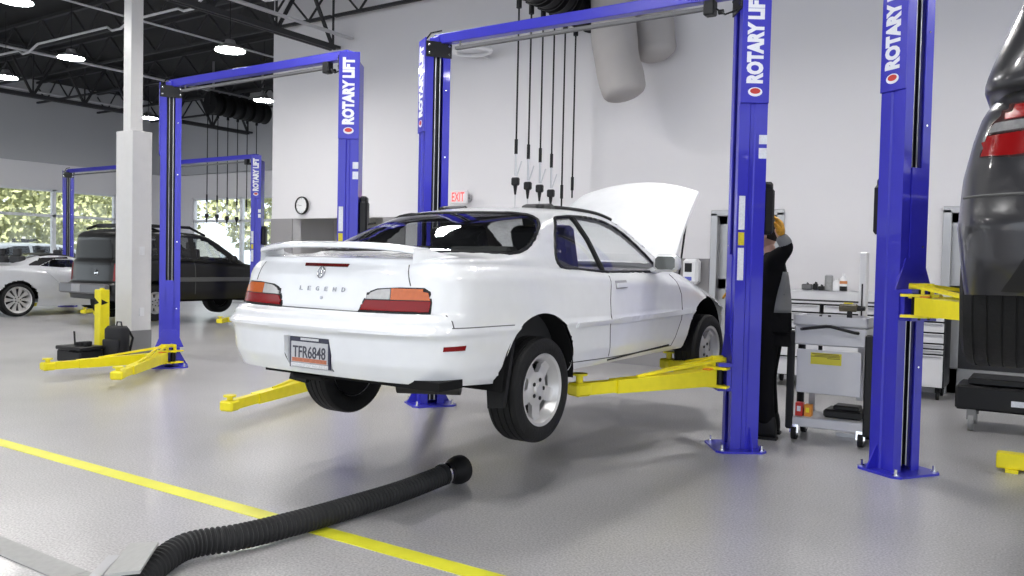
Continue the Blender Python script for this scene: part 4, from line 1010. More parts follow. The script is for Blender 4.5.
MB().box((0, .2, 1.11), (1.98, .2, .12), ch=.006).build('riser', M_CABW, t, smooth=False)
def bottle(x, y, z, r, h, ma, label, neck=True, cap=None, name='bottle'):
    t = thing(name, label, 'bottle' if neck else 'can', (x, y, z))
    pr = [(0, 0), (r, 0), (r, h*.62), (r*.9, h*.7), (r*.35, h*.85), (r*.35, h*.92), (0, h*.92)] if neck else [(0, 0), (r, 0), (r, h), (0, h)]
    MB().lathe(pr, n=20).build('body', ma, t)
    if neck: MB().cyl((0, 0, h*.92), (0, 0, h), r*.42).build('cap', cap or M_WHITE, t)
    else: MB().cyl((0, 0, h), (0, 0, h+.012), r*.8).build('lid', M_STEEL, t)
    return t
ZT = 1.17
bottle(-2.37, 10.62, ZT, .048, .18, mat('grey_can', (.30, .30, .30), .4, noise=(30, .3)), 'grey printed can on the cabinet top, left of the bottles', False, name='spray_can')
bottle(-2.28, 10.62, ZT, .045, .15, M_WHITE, 'small white bottle beside the grey can on the cabinet top')
b = bottle(-2.20, 10.62, ZT, .042, .21, M_WHITE, 'bottle with orange label and black foot on the cabinet top')
MB().cyl((0, 0, .0), (0, 0, .055), .044, n=20).build('base_band', M_BLKP, b); MB().cyl((0, 0, .085), (0, 0, .12), .0435, n=20).build('orange_label', mat('orange_label', (.65, .25, .08), .5), b)
for i, (x, w, h, l) in enumerate(((-2.62, .12, .07, 'small dark grey tool box on the cabinet top beside the mechanic'), (-2.52, .05, .08, 'small black spray can lid on the cabinet top'), (-2.45, .07, .05, 'low black tool lying next to the grey can'))):
    o = MB().box((x, 10.60, ZT+h/2), (w, .08, h), ch=.01).cyl((x, 10.60, ZT+h), (x+.01, 10.60, ZT+h+.015), .015).build('small_tool', M_GREY if i == 0 else M_BLKP, smooth=False, weld=False); tag(o, l, 'tool')

# ------------------------------------------------------------------ tool cart
t = thing('tool_cart', 'white tool cart with black corner posts and a black push handle', 'tool cart', (-1.57, 7.30, 0), R(2)); w, dpt = .58, .42
y0 = -dpt/2
MB().box((0, y0, .585), (w-.08, .02, .36), ch=.004).build('front_door', mat('cart_white', (.56, .56, .58), .3), t, smooth=False)
MB().box((0, 0, .88), (w-.02, dpt, .16), ch=.012).build('top_drawer', mat('cart_white', (.56, .56, .58), .3), t, smooth=False)
tr_ = MB(); z = 1.0
tr_.box((0, y0+.01, z), (w, .02, .08)).box((0, -y0-.01, z), (w, .02, .08)).box((-w/2+.01, 0, z), (.02, dpt, .08)).box((w/2-.01, 0, z), (.02, dpt, .08)).box((0, 0, .965), (w, dpt, .01)); tr_.build('tray', mat('cart_white', (.56, .56, .58), .3), t, smooth=False, weld=False)
MB().box((0, 0, .155), (w-.02, dpt, .08), ch=.008).build('bottom_shelf', mat('cart_white', (.56, .56, .58), .3), t, smooth=False)
MB().box((-.2, -y0-.03, .38), (.05, .02, .42)).build('rear_brace', M_STEEL, t, smooth=False)
for sx in (-1, 1):
    for sy in (-1, 1):
        MB().box((sx*(w/2+.012), sy*(dpt/2-.01), .50), (.058, .055, .82), ch=.014).build('corner_post', M_BLKP, t, smooth=False)
        c_ = MB().cyl((sx*(w/2-.03)-.02, sy*(dpt/2-.03), .06), (sx*(w/2-.03)+.02, sy*(dpt/2-.03), .06), .06, n=20).build('caster', M_BLK, t)
        MB().bar((sx*(w/2-.03), sy*(dpt/2-.03)-.03, .06), (sx*(w/2-.03), sy*(dpt/2-.03)-.02, .13), .07, .02).cyl((sx*(w/2-.03)-.022, sy*(dpt/2-.03), .06), (sx*(w/2-.03)+.022, sy*(dpt/2-.03), .06), .03, n=14).build('caster_fork', M_CHROME, c_)
MB().tube([(-.22, y0-.01, .93), (-.2, y0-.05, .935), (-.02, y0-.06, .965), (.02, y0-.06, .965), (.2, y0-.05, .925), (.22, y0-.01, .92)], .013).build('push_handle', M_BLKP, t)
MB().box((-.02, y0-.012, .695), (.24, .003, .095), ch=.001).build('yellow_notice', mat('yellow_notice', (.62, .55, .03), .5), t, smooth=False)
nb = MB()
for k, (xa, xb, zz) in enumerate(((-.12, .09, .733), (-.10, .10, .722), (-.13, .10, .712), (.0, .1, .70))): nb.box(((xa+xb)/2-.02+.01, y0-.0145, zz), (xb-xa, .002, .005))
nb.build('notice_print', mat('notice_ink', (.12, .09, .02), .6), t, smooth=False, weld=False)
cw = Matrix.Translation((-1.57, 7.30, 0)) @ Matrix.Rotation(R(2), 4, 'Z')
def put(x, y, z): v = cw @ Vector((x, y, z)); return (v.x, v.y, v.z)
d = thing('cordless_drill', 'tan and black cordless drill lying on the tool cart', 'drill', put(.13, .02, .975))
MB().cyl((-.10, 0, .135), (.03, 0, .135), .032).box((-.02, 0, .14), (.13, .06, .06), ch=.015).build('motor_body', mat('tan_plastic', (.10, .085, .05), .5), d, smooth=False, weld=False)
MB().cyl((.03, 0, .135), (.10, 0, .135), .024, .018).build('chuck', M_BLKP, d); MB().box((-.02, 0, .07), (.04, .035, .1), ch=.01).box((-.01, 0, .022), (.10, .06, .045), ch=.01).build('grip', M_BLKP, d, smooth=False, weld=False)
MB().box((-.03, 0, .173), (.07, .03, .01)).build('yellow_stripe', M_YEL, d, smooth=False)
for i, x in enumerate((-.1, -.03)):
    o = MB().lathe([(0, 0), (.02, 0), (.022, .04), (.012, .05), (.012, .075), (0, .075)], n=14).build('socket_bit', M_BLKP); o.location = put(x, -.08, .972); tag(o, 'small black socket standing in the cart tray, %s of two' % ('left' if i == 0 else 'right'), 'socket')
for i, (x, ma, wd, h, l) in enumerate(((-.235, M_RED, .06, .11, 'red and white printed box on the lower cart shelf'), (-.165, mat('orange_box', (.75, .28, .03), .5), .055, .10, 'orange box beside the red one on the lower cart shelf'))):
    o = MB().box((0, 0, h/2), (wd, .07, h), ch=.003).build('carton', ma, smooth=False); o.location = put(x, -.12, .1955); tag(o, l, 'box')
    MB().box((0, -.0365, h*.55), (wd*.5, .002, h*.4)).build('printed_label', M_STK if i == 0 else M_YEL, o, smooth=False)
o = MB().box((0, 0, .035), (.3, .24, .07), ch=.02).box((.02, 0, .085), (.2, .16, .04), ch=.01).build('tool_case', M_BLKP, smooth=False, weld=False); o.location = put(.1, .02, .1955); tag(o, 'flat black case on the lower cart shelf', 'case')
o = MB().box((0, 0, .0), (.055, .12, .60), ch=.008).build('monitor_stand', M_WHITE, smooth=False); o.location = (-1.42, 7.66, 1.28)
tag(o, 'tall narrow white panel standing behind the tool cart tray', 'panel')
MB().box((0, -.062, -.12), (.012, .004, .3)).build('dark_slit', M_BLKP, o, smooth=False)
MB().box((0, 0, -.64), (.05, .06, .68)).box((0, 0, -1.265), (.30, .36, .03)).build('foot', M_STEEL, o, smooth=False, weld=False)

# ------------------------------------------------------------------ exhaust hose on the floor
t = thing('exhaust_hose', 'ribbed black exhaust hose lying across the yellow line', 'hose', (0, 0, 0))
pts = [(-3.24, 2.04, .028), (-3.33, 2.24, .058), (-3.355, 2.4, .078), (-3.285, 2.63, .072), (-3.235, 2.96, .07), (-3.21, 3.3, .07), (-3.20, 3.71, .07), (-3.20, 4.12, .085)]
A = [np.array(p) for p in pts]; cp = []
for i in range(len(A)-1):
    p0, p1, p2, p3 = A[max(i-1, 0)], A[i], A[i+1], A[min(i+2, len(A)-1)]
    n = max(4, int(np.linalg.norm(p2-p1)/.0065))
    for j in range(n):
        q = j/n; cp.append(tuple(.5*((2*p1)+(-p0+p2)*q+(2*p0-5*p1+4*p2-p3)*q*q+(-p0+3*p1-3*p2+p3)*q**3)))
cp.append(tuple(A[-1]))
MB().tube(cp, .065, n=20, rf=lambda i: .064 if (i//2) % 2 == 0 else .055).build('ribbed_hose', mat('hose_rubber', (.022, .022, .023), .55, spec=.3), t, ang=25)
T = Matrix.Translation((-3.20, 4.12, .088)) @ Matrix.Rotation(R(-90), 4, 'X')
MB().lathe([(.056, -.04), (.068, -.03), (.068, .03), (.058, .05), (.062, .07), (.085, .11), (.092, .15), (.090, .18), (.078, .18), (.072, .12), (0, .08)], n=28, M=T).build('rubber_cone', M_BLK, t)
MB().lathe([(.069, -.012), (.072, -.012), (.072, .004), (.069, .004)], n=28, M=T).build('clamp', M_CHROME, t)
fv = [(-3.279, 1.935, .10), (-3.57, 2.235, .09), (-3.285, 2.19, .165), (-3.03, 1.94, .17)]
fv += [(x+.004, y-.004, z-.012) for x, y, z in fv]
o = MB().add(fv, [(0, 1, 2, 3), (7, 6, 5, 4), (0, 4, 5, 1), (1, 5, 6, 2), (2, 6, 7, 3), (3, 7, 4, 0)]).build('floor_port_lid', mat('lid_steel', (.40, .40, .39), .5, noise=(30, .15)), smooth=False)
tag(o, 'open grey steel lid of the floor exhaust port over the hose start', 'lid')
MB().box((-3.43, 2.02, .035), (.05, .30, .07), rz=R(42)).build('hinge_box', M_STEEL, o, smooth=False)
# ------------------------------------------------------------------ case, backpack, bollards by the left lift
t = thing('tool_case', 'low black hard case with handle on the floor by the left lift', 'case', (-10.72, 5.98, 0), R(6))
MB().box((0, 0, .09), (.48, .34, .16), ch=.02).build('case_bottom', M_BLKP, t, smooth=False); MB().box((0, 0, .195), (.50, .36, .05), ch=.02).build('case_lid', M_BLKP, t, smooth=False)
MB().tube([(-.1, -.19, .17), (-.1, -.22, .17), (.1, -.22, .17), (.1, -.19, .17)], .012).build('handle', M_BLK, t)
MB().cyl((-.1, 0, .22), (-.12, 0, .40), .012).build('upright_stem', M_BLK, t)
for i, x in enumerate((-.02, .06, .15)):
    MB().box((x, 0, .235+.01*i), (.07, .1, .06), ch=.01).build('clip', M_BLK, t, smooth=False)
t = thing('backpack', 'tall black backpack standing against the white pillar', 'backpack', (-10.50, 6.36, 0), R(20))
MB().box((0, 0, .24), (.30, .2, .46), ch=.075).build('main_bag', mat('black_nylon', (.012, .012, .014), .75), t, smooth=True, ang=60); MB().box((0, -.11, .17), (.24, .08, .26), ch=.035).build('front_pocket', mat('black_nylon', (.012, .012, .014), .75), t, smooth=True, ang=60)
MB().tube([(-.04, .04, .47), (-.03, .04, .52), (.03, .04, .52), (.04, .04, .47)], .01).build('carry_loop', M_BLK, t)
for s in (-1, 1): MB().tube([(s*.09, .10, .42), (s*.11, .17, .3), (s*.10, .11, .08)], .016).build('shoulder_strap', M_BLK, t)
def bollard(x, y, label, h=.62):
    t = thing('yellow_stand', label, 'stand', (x, y, 0))
    MB().box((0, 0, h/2+.01), (.14, .14, h), ch=.008).build('tube', M_YEL, t, smooth=False); MB().box((0, 0, .012), (.24, .24, .024)).build('foot_plate', M_YEL, t, smooth=False)
    MB().add([(.071, -.05, h-.12), (.071, .05, h-.17), (.071, -.05, h-.20)], [(0, 1, 2)]).add([(-.06, -.0715, h-.10), (.05, -.0715, h-.17), (-.06, -.0715, h-.20)], [(0, 1, 2)]).build('black_arrow', M_BLK, t, smooth=False)
    MB().cyl((0, 0, h), (0, 0, h+.03), .03).build('top_pin', M_YEL, t)
bollard(-10.93, 6.40, 'upright yellow steel stand with black arrow beside the backpack', .93)
t = thing('floor_beam', 'yellow steel beam lying on the floor at the right edge', 'beam', (.05, 7.0, 0))
MB().box((0, 0, .075), (.80, .12, .11), ch=.008).build('bar', M_YEL, t, smooth=False)
for s in (-1, 1): MB().box((s*.3, 0, .012), (.08, .2, .024)).build('foot', M_YEL, t, smooth=False)

# ------------------------------------------------------------------ other vehicles
def suv_tables(**k):
    d = dict(ycr=-.5, ycf=2.9, er=5, ef=3, bow=.05, nr=20, nf=12, dy=.035, ns=28, mu=28, sh=.05, shd=.1, shr=.03,
        W=[(.2, .90), (.35, .95), (.6, .98), (.9, .98), (1.0, .965), (1.1, .95), (1.25, .93)],
        R=[(.2, -.90), (.35, -1.0), (.45, -1.06), (.62, -1.08), (.70, -1.03), (.80, -.99), (.95, -.98), (1.2, -.93)],
        F=[(.3, 3.6), (.5, 3.75), (.9, 3.7), (1.2, 3.5)],
        zt=[(-1.1, 1.10), (-.5, 1.13), (1.9, 1.10), (2.4, 1.07), (3.0, 1.0), (3.8, .86)],
        zb=[(-1.1, .36), (-.6, .34), (3.0, .32), (3.8, .30)], wy=[(-.5, .98), (0, 1), (2.2, 1), (2.9, .96)],
        sec=[(-1.02, [.86, 1.11, .6, 1.12, .4, 1.12, .2, 1.12, 1.12]), (-.90, [.88, 1.15, .81, 1.20, .70, 1.22, .4, 1.235, 1.24]),
             (-.70, [.885, 1.16, .81, 1.33, .72, 1.45, .5, 1.50, 1.51]), (-.45, [.885, 1.16, .79, 1.45, .70, 1.60, .5, 1.655, 1.67]),
             (.2, [.885, 1.15, .79, 1.45, .70, 1.65, .5, 1.70, 1.72]), (1.2, [.885, 1.14, .79, 1.43, .70, 1.64, .5, 1.70, 1.715]),
             (1.75, [.885, 1.13, .80, 1.38, .71, 1.55, .5, 1.62, 1.64]), (2.25, [.88, 1.11, .84, 1.2, .78, 1.27, .5, 1.33, 1.35]),
             (2.55, [.86, 1.08, .75, 1.10, .6, 1.12, .3, 1.13, 1.13]), (3.2, [.80, 1.0, .65, 1.04, .5, 1.06, .3, 1.06, 1.06]), (3.8, [.7, .87, .6, .90, .4, .92, .2, .92, .92])])
    d.update(k); return d
def vehicle(name, label, loc, tabs, paint, wheels, side_polys, rear_poly, front_poly, glassm, wheel_args, rz=0, dz=0, arch_r=.42, interior=True):
    t = thing(name, label, 'car', (loc[0], loc[1], 0), rz)
    root = bpy.data.objects.new('tmp', None)
    tabs = dict(tabs); sh_ = lambda L: [(z+dz, v) for z, v in L]
    for k in ('W', 'R', 'F'): tabs[k] = sh_(tabs[k])
    for k in ('zt', 'zb'): tabs[k] = [(y, z+dz) for y, z in tabs[k]]
    tabs['sec'] = [(y, [v+dz if (i % 2 == 1 or i == len(a)-1) else v for i, v in enumerate(a)]) for y, a in tabs['sec']]
    zb = tabs['zt'][1][1]
    cuts = []
    for (y, z) in wheels:
        pl = [(y+arch_r*math.cos(a), z+dz+arch_r*math.sin(a)) for a in np.linspace(PI*1.15, -PI*.15, 22)]+[(y+arch_r, 0), (y-arch_r, 0)]
        cuts.append(('arch', 'yz', pl, (lambda x, y_, z_: (x > .6) & (z_ < zb+.05)), .017))
    for pl in side_polys: cuts.append(('glass', 'yz', [(a, b_+dz) for a, b_ in pl], lambda x, y, z: (x > .45) & (z > zb-.02), .015))
    for pl in (rear_poly, front_poly):
        if pl: cuts.append(('glass', 'xy', pl, lambda x, y, z: (z > zb+.04), .015))
    P, F, lab = body_build(tabs, cuts); bv = bvh_of(P, F); nw = len(wheels)
    mk(P, F[lab == -1], 'body', paint, t, ang=50)
    for i in range(nw, len(cuts)):
        if (lab == i).any():
            if cuts[i][1] == 'yz':
                Pm = P.copy(); Pm[:, 0] *= -1; mk(P, F[lab == i], 'side_window', glassm, t, mirror=False); mk(Pm, F[lab == i][:, ::-1], 'side_window', glassm, t, mirror=False)
            else: mk(P, F[lab == i], 'window_glass', glassm, t)
    for (y, z) in wheels:
        for s in (1, -1):
            wheel(t, (s*wheel_args['x'], y, z+dz), s, wheel_args['Rt'], wheel_args['Rr'], wheel_args['w'], wheel_args.get('sp', 5), rim_mat=wheel_args.get('m'), hole=wheel_args.get('hole', (.35, .9)), hw=wheel_args.get('hw', (.2, .42)))
    ym = (wheels[0][0]+wheels[-1][0])/2; y0, y1 = wheels[0][0], wheels[-1][0]
    u = MB(); u.box((0, ym, .42+dz), (1.3, y1-y0+.6, .10)).box((0, ym, .5+dz), (1.7, y1-y0-1.0, .1))
    for (y, z) in wheels: u.box((0, y, .62+dz), (1.3, .85, .35)).cyl((-.7, y, z+dz), (.7, y, z+dz), .05)
    u.build('underbody', M_DARKM, t, smooth=False, weld=False)
    if interior:
        q = MB(); h_ = tabs['zt'][1][1]
        q.box((0, 1.0, h_-.25), (1.5, 2.4, .3))
        for s in (-.38, .38):
            for y in (.25, 1.15): q.box((s, y, h_-.02), (.48, .16, .5), ch=.05).box((s, y, h_+.30), (.24, .10, .16), ch=.03)
        q.box((0, 1.9, h_-.05), (1.4, .3, .2), ch=.05); q.build('cabin_seats', M_TRIMD, t, smooth=False, weld=False)
    return t, bv
M_DARKGLASS = glass('privacy_glass', (.05, .055, .06), .06)
M_TINT2 = glass('light_tint_glass', (.6, .62, .62), .06)
# dark grey crossover on the right hand lift
M_DGREY = mat('dark_grey_metallic', (.022, .022, .026), .28, metal=.2, coat=.6)
DZ = 1.0
SVX, SVY = .60, 4.42
dk, bvd = vehicle('grey_crossover', 'dark grey crossover raised high on the lift at the right edge', (SVX, SVY), suv_tables(er=3.2, W=[(.2, .90), (.35, .95), (.6, .98), (.8, .968), (.95, .935), (1.05, .905), (1.15, .88), (1.25, .86)]), M_DGREY, [(0, .38), (2.85, .38)],
    [[(-.55, 1.18), (-.42, 1.5), (-.1, 1.60), (.35, 1.62), (.38, 1.17)], [(.45, 1.17), (.45, 1.62), (1.2, 1.62), (1.22, 1.16)], [(1.28, 1.16), (1.28, 1.61), (1.62, 1.52), (2.1, 1.18)]],
    [(-.02, -.88), (.70, -.86), (.64, -.56), (-.02, -.52)], [(-.02, 1.72), (.62, 1.74), (.76, 2.2), (-.02, 2.3)], M_DARKGLASS, dict(x=.83, Rt=.38, Rr=.25, w=.27), dz=DZ)
def dzp(poly, dz=DZ, s=1): return [(a*s, b_+dz) for a, b_ in poly]
for s in (1, -1):
    L = patch(bvd, 'rear', dzp([(.52, .87), (.50, .98), (.60, 1.06), (.76, 1.06), (.84, .99), (.875, .87), (.76, .855)], s=s), .006, .02, .025).build('tail_lamp', mat('smoked_lens', (.05, .02, .02), .1, coat=.9), dk)
    patch(bvd, 'rear', dzp([(.55, 1.00), (.60, 1.05), (.76, 1.05), (.815, 1.00)], s=s), .012, .02, .025).build('red_lens', M_LRED, L)
    patch(bvd, 'rear', dzp([(.53, .955), (.54, .99), (.82, .99), (.845, .955)], s=s), .014, .02, .025).build('silver_lens', mat('silver_lens', (.55, .55, .56), .12, metal=.7, noise=(60, .4)), L)
    patch(bvd, 'rear', dzp([(.54, .87), (.53, .945), (.845, .945), (.865, .87), (.76, .862)], s=s), .012, .02, .025).build('red_lens', M_LRED, L)
    b = MB().cyl((s*.58, -1.09, .42+DZ), (s*.58, -.85, .42+DZ), .05, n=24, cap=False).lathe([(.05, 0), (.062, -.01), (.062, .05), (.05, .05)], o=(s*.58, -1.10, .42+DZ), axis='y', n=24).build('exhaust_tip', M_CHROME, dk)
patch(bvd, 'rear', dzp([(-.78, .365), (.78, .365), (.70, .50), (-.70, .50)]), .01, .02, .04).build('lower_valance', M_BLKP, dk)
bvl = MB(); bvl.tube(surf_line(bvd, 'rear', dzp([(-.93, .72), (-.5, .715), (.5, .715), (.93, .72)]), 0), .006, 6).build('bumper_gap', M_GAP, dk)
# black off-roader over the far lift
M_OFFR = mat('charcoal_truck_paint', (.011, .011, .011), .3, coat=.2, spec=.35)
boxy = suv_tables(er=7, bow=.03, ycr=-.45, ycf=2.75, W=[(.2, .82), (.45, .86), (.6, .89), (.95, .90), (1.1, .885), (1.3, .87)],
    R=[(.2, -.88), (.5, -.90), (.6, -.95), (.75, -.95), (.77, -.86), (1.2, -.82), (1.3, -.80)], F=[(.3, 3.4), (.6, 3.5), (.9, 3.45), (1.2, 3.3)],
    zt=[(-1, 1.24), (-.5, 1.25), (1.8, 1.18), (2.2, 1.16), (2.8, 1.08), (3.6, .98)], zb=[(-1.1, .44), (3.6, .40)],
    sec=[(-.86, [.82, 1.26, .75, 1.3, .6, 1.32, .3, 1.32, 1.32]), (-.78, [.84, 1.28, .79, 1.48, .71, 1.62, .4, 1.66, 1.67]),
         (-.62, [.845, 1.28, .79, 1.55, .72, 1.745, .5, 1.80, 1.81]), (-.2, [.845, 1.28, .79, 1.56, .73, 1.78, .5, 1.835, 1.85]),
         (1.0, [.845, 1.25, .79, 1.53, .72, 1.755, .5, 1.81, 1.83]), (1.35, [.845, 1.23, .79, 1.50, .72, 1.70, .5, 1.76, 1.78]),
         (1.8, [.845, 1.21, .81, 1.34, .75, 1.46, .5, 1.53, 1.55]), (2.15, [.83, 1.18, .80, 1.21, .75, 1.24, .5, 1.27, 1.28]),
         (2.4, [.80, 1.15, .7, 1.17, .6, 1.18, .3, 1.19, 1.19]), (3.6, [.75, .99, .65, 1.02, .5, 1.03, .3, 1.03, 1.03])])
of, bvo = vehicle('black_offroader', 'charcoal off-roader with roof rack, parked behind the white pillar', (-16.04, 10.0), boxy, M_OFFR, [(0, .37), (2.7, .37)],
    [[(-.60, 1.32), (-.55, 1.68), (.05, 1.72), (.05, 1.31)], [(.18, 1.30), (.18, 1.72), (.80, 1.71), (.84, 1.27)], [(.98, 1.27), (.92, 1.70), (1.2, 1.66), (1.72, 1.33), (1.75, 1.25)]],
    None, [(-.02, 1.38), (.64, 1.4), (.76, 2.05), (-.02, 2.12)], M_TINT2, dict(x=.76, Rt=.37, Rr=.215, w=.25, sp=6, m=mat('steel_wheel', (.42, .42, .43), .4, metal=.6), hole=(.5, .85), hw=(.16, .2)), dz=.09, arch_r=.45)
DO = .09
patch(bvo, 'rear', [(-.66, 1.20), (.62, 1.20), (.62, 1.62), (.5, 1.70), (-.55, 1.70), (-.66, 1.62)], .006, .012, .04).build('rear_screen', mat('offroader_rear_glass', (.01, .01, .01), .3, spec=.25), of)
for s in (1, -1):
    patch(bvo, 'rear', [(s*a, b_) for a, b_ in ((.735, .90), (.735, 1.24), (.845, 1.24), (.855, .90))], .01, .02, .03).build('tail_lamp', M_LRED, of)
    MB().tube([(s*.66, -.55, 1.93), (s*.68, -.3, 2.02), (s*.68, .9, 2.01), (s*.64, 1.3, 1.86)], .028).build('roof_rail', M_BLKP, of)
    MB().box((s*.925, 1.25, .93), (.02, 2.2, .09), ch=.005).build('body_side_moulding', mat('grey_moulding', (.10, .10, .10), .5), of)
    MB().ball((s*1.0, 1.78, 1.36), 1, 10, (.11, .07, .09)).bar((s*.85, 1.76, 1.32), (s*.95, 1.77, 1.34), .05, .04).build('door_mirror', M_BLKP, of)
    bl = surf_line(bvo, 'side', [(.90, 1.32), (.91, .62)], 0, s)
    if len(bl) > 1: MB().tube(bl, .006, 6).build('door_gap', M_GAP, of)
MB().box((0, .3, 2.03), (1.25, 1.3, .03)).box((0, -.33, 2.0), (1.3, .05, .08)).build('roof_rack', M_BLKP, of, smooth=False, weld=False)
MB().box((0, -.99, .74), (1.62, .14, .2), ch=.03).build('rear_bumper', mat('dark_silver_bumper', (.20, .20, .21), .35, metal=.4), of, smooth=False)
MB().box((-.15, -1.065, .75), (.30, .01, .15)).build('number_plate', mat('dull_plate', (.35, .35, .36), .5, noise=(30, .3)), of, smooth=False)
hh, nn = cast(bvo, 'rear', .2, 1.05)
MB().tube([(hh.x+.055*math.cos(a), hh.y-.006, hh.z+.055*math.sin(a)) for a in np.linspace(0, 2*PI, 24, endpoint=False)], .009, 6, closed=True).box((hh.x, hh.y-.006, hh.z), (.14, .01, .025)).build('round_badge', M_CHROME, of)
# silver sports car
M_SILV = mat('silver_car_paint', (.66, .67, .70), .3, metal=.2, coat=.5)
low = suv_tables(er=2.6, ycr=-.4, ycf=2.7, W=[(.15, .88), (.4, .95), (.7, .97), (.9, .95), (1.2, .90)], R=[(.15, -.95), (.5, -1.1), (.8, -1.1), (1.2, -1.0)],
    zt=[(-1.1, 1.05), (-.2, 1.12), (.6, 1.06), (1.8, .98), (2.6, .93), (3.7, .70)], zb=[(-1.1, .28), (-.4, .22), (3.8, .2)],
    sec=[(-1.05, [.8, 1.06, .6, 1.07, .4, 1.07, .2, 1.07, 1.07]), (-.5, [.85, 1.11, .7, 1.12, .5, 1.12, .3, 1.12, 1.12]), (.0, [.85, 1.12, .76, 1.14, .6, 1.15, .3, 1.15, 1.15]),
         (.35, [.84, 1.10, .74, 1.2, .64, 1.26, .4, 1.28, 1.28]), (.75, [.83, 1.08, .74, 1.25, .66, 1.35, .4, 1.39, 1.40]), (1.3, [.83, 1.05, .74, 1.22, .66, 1.33, .4, 1.37, 1.38]),
         (1.9, [.83, 1.0, .8, 1.06, .74, 1.12, .4, 1.16, 1.17]), (2.3, [.8, .95, .7, .97, .5, .98, .3, .98, .98]), (3.7, [.7, .72, .6, .74, .4, .76, .2, .76, .76])])
sv, bvs = vehicle('silver_sports_car', 'low silver sports car with black top, parked at the left edge', (-20.1, 9.3), low, M_SILV, [(0, .37), (2.7, .37)],
    [[(.55, 1.12), (.85, 1.27), (1.3, 1.27), (1.8, 1.05), (1.2, 1.08)]], [(-.02, .1), (.5, .1), (.55, .6), (-.02, .62)], [(-.02, 1.5), (.6, 1.5), (.74, 2.05), (-.02, 2.1)], M_TINT2,
    dict(x=.83, Rt=.37, Rr=.285, w=.26, sp=10, hole=(.3, .93), hw=(.11, .13)), dz=0, arch_r=.43)
for s in (1, -1): patch(bvs, 'side', [(.25, 1.13), (.62, 1.30), (1.2, 1.33), (1.25, 1.29), (.88, 1.285), (.52, 1.13)], .012, .02, .04, s).build('black_roof_side', M_BLKP, sv)
ts = patch(bvs, 'top', [(-.64, .62), (.64, .62), (.62, 1.42), (-.62, 1.42)], .01, .02, .06).build('black_roof', M_BLKP, sv)
for s in (1, -1):
    bl = surf_line(bvs, 'side', [(.62, 1.0), (.85, .78), (1.15, .52)], .0, s); MB().tube(bl, .012, 6).build('side_crease', M_SILV, sv)

# ------------------------------------------------------------------ mechanic
def skin(name, V, E, Rd, ma, parent, sub=2, root=0):
    me = bpy.data.meshes.new(name); me.from_pydata(V, E, []); o = bpy.data.objects.new(name, me); C.objects.link(o)
    if parent is not None: o.parent = parent
    o.modifiers.new('skin', 'SKIN').use_smooth_shade = True
    if not me.skin_vertices: 
        bpy.context.view_layer.objects.active = o
    sl = me.skin_vertices[0].data if me.skin_vertices else None
    if sl:
        for i, r in enumerate(Rd):
            sl[i].radius = (r, r) if not isinstance(r, tuple) else r
        for i in range(len(V)): sl[i].use_root = (i == root)
    ss = o.modifiers.new('subsurf', 'SUBSURF'); ss.levels = ss.render_levels = sub
    bpy.context.view_layer.update(); dg = bpy.context.evaluated_depsgraph_get()
    m2 = bpy.data.meshes.new_from_object(o.evaluated_get(dg)); o.modifiers.clear(); o.data = m2; m2.materials.clear(); m2.materials.append(ma); m2.shade_smooth()
    return o
M_SKIN = mat('skin', (.52, .31, .23), .5); M_CLOTH = mat('black_work_clothes', (.006, .006, .007), .9, bump=(30, .4), spec=.12); M_GCLOTH = mat('grey_work_shirt', (.17, .175, .18), .85)
per = thing('person', 'mechanic in black work clothes and orange glove, standing behind the lift post', 'person', (-2.05, 7.10, 0), R(6))
# facing -x; left side is -y
J = dict(pel=(0, 0, .96), spi=(.02, 0, 1.15), che=(.03, 0, 1.36), nec=(-.01, 0, 1.55), hed=(-.05, 0, 1.66),
    lsh=(.05, -.18, 1.49), lel=(.17, -.26, 1.60), lwr=(.10, -.28, 1.70), lha=(.08, -.28, 1.76),
    rsh=(.0, .19, 1.48), rel=(-.05, .27, 1.22), rwr=(-.27, .14, 1.22), rha=(-.32, .12, 1.23),
    wst=(.01, 0, 1.09), jbt=(.0, 0, .90), lhi=(.0, -.10, .92), lkn=(-.02, -.13, .50), lan=(.02, -.14, .10), lto=(-.14, -.15, .04),
    rhi=(.0, .10, .92), rkn=(-.04, .13, .50), ran=(.0, .14, .10), rto=(-.16, .15, .04))
def sk(names, edges, rad, nm_, ma, off=0):
    idx = {n: i for i, n in enumerate(names)}
    return skin(nm_, [J[n] for n in names], [(idx[a], idx[b_]) for a, b_ in edges], [rad[n] if isinstance(rad[n], tuple) else rad[n] for n in names], ma, per)
BR = dict(pel=.13, spi=.12, che=.135, nec=.055, hed=.05, lsh=.06, lel=.042, lwr=.03, lha=.028, rsh=.06, rel=.042, rwr=.03, rha=.028, lhi=.085, lkn=.055, lan=.04, lto=.03, rhi=.085, rkn=.055, ran=.04, rto=.03)
allE = [('pel', 'spi'), ('spi', 'che'), ('che', 'nec'), ('nec', 'hed'), ('che', 'lsh'), ('lsh', 'lel'), ('lel', 'lwr'), ('lwr', 'lha'), ('che', 'rsh'), ('rsh', 'rel'), ('rel', 'rwr'), ('rwr', 'rha'), ('pel', 'lhi'), ('lhi', 'lkn'), ('lkn', 'lan'), ('lan', 'lto'), ('pel', 'rhi'), ('rhi', 'rkn'), ('rkn', 'ran'), ('ran', 'rto')]
sk([n for n in J if n not in ('wst', 'jbt')], allE, BR, 'body', M_SKIN)
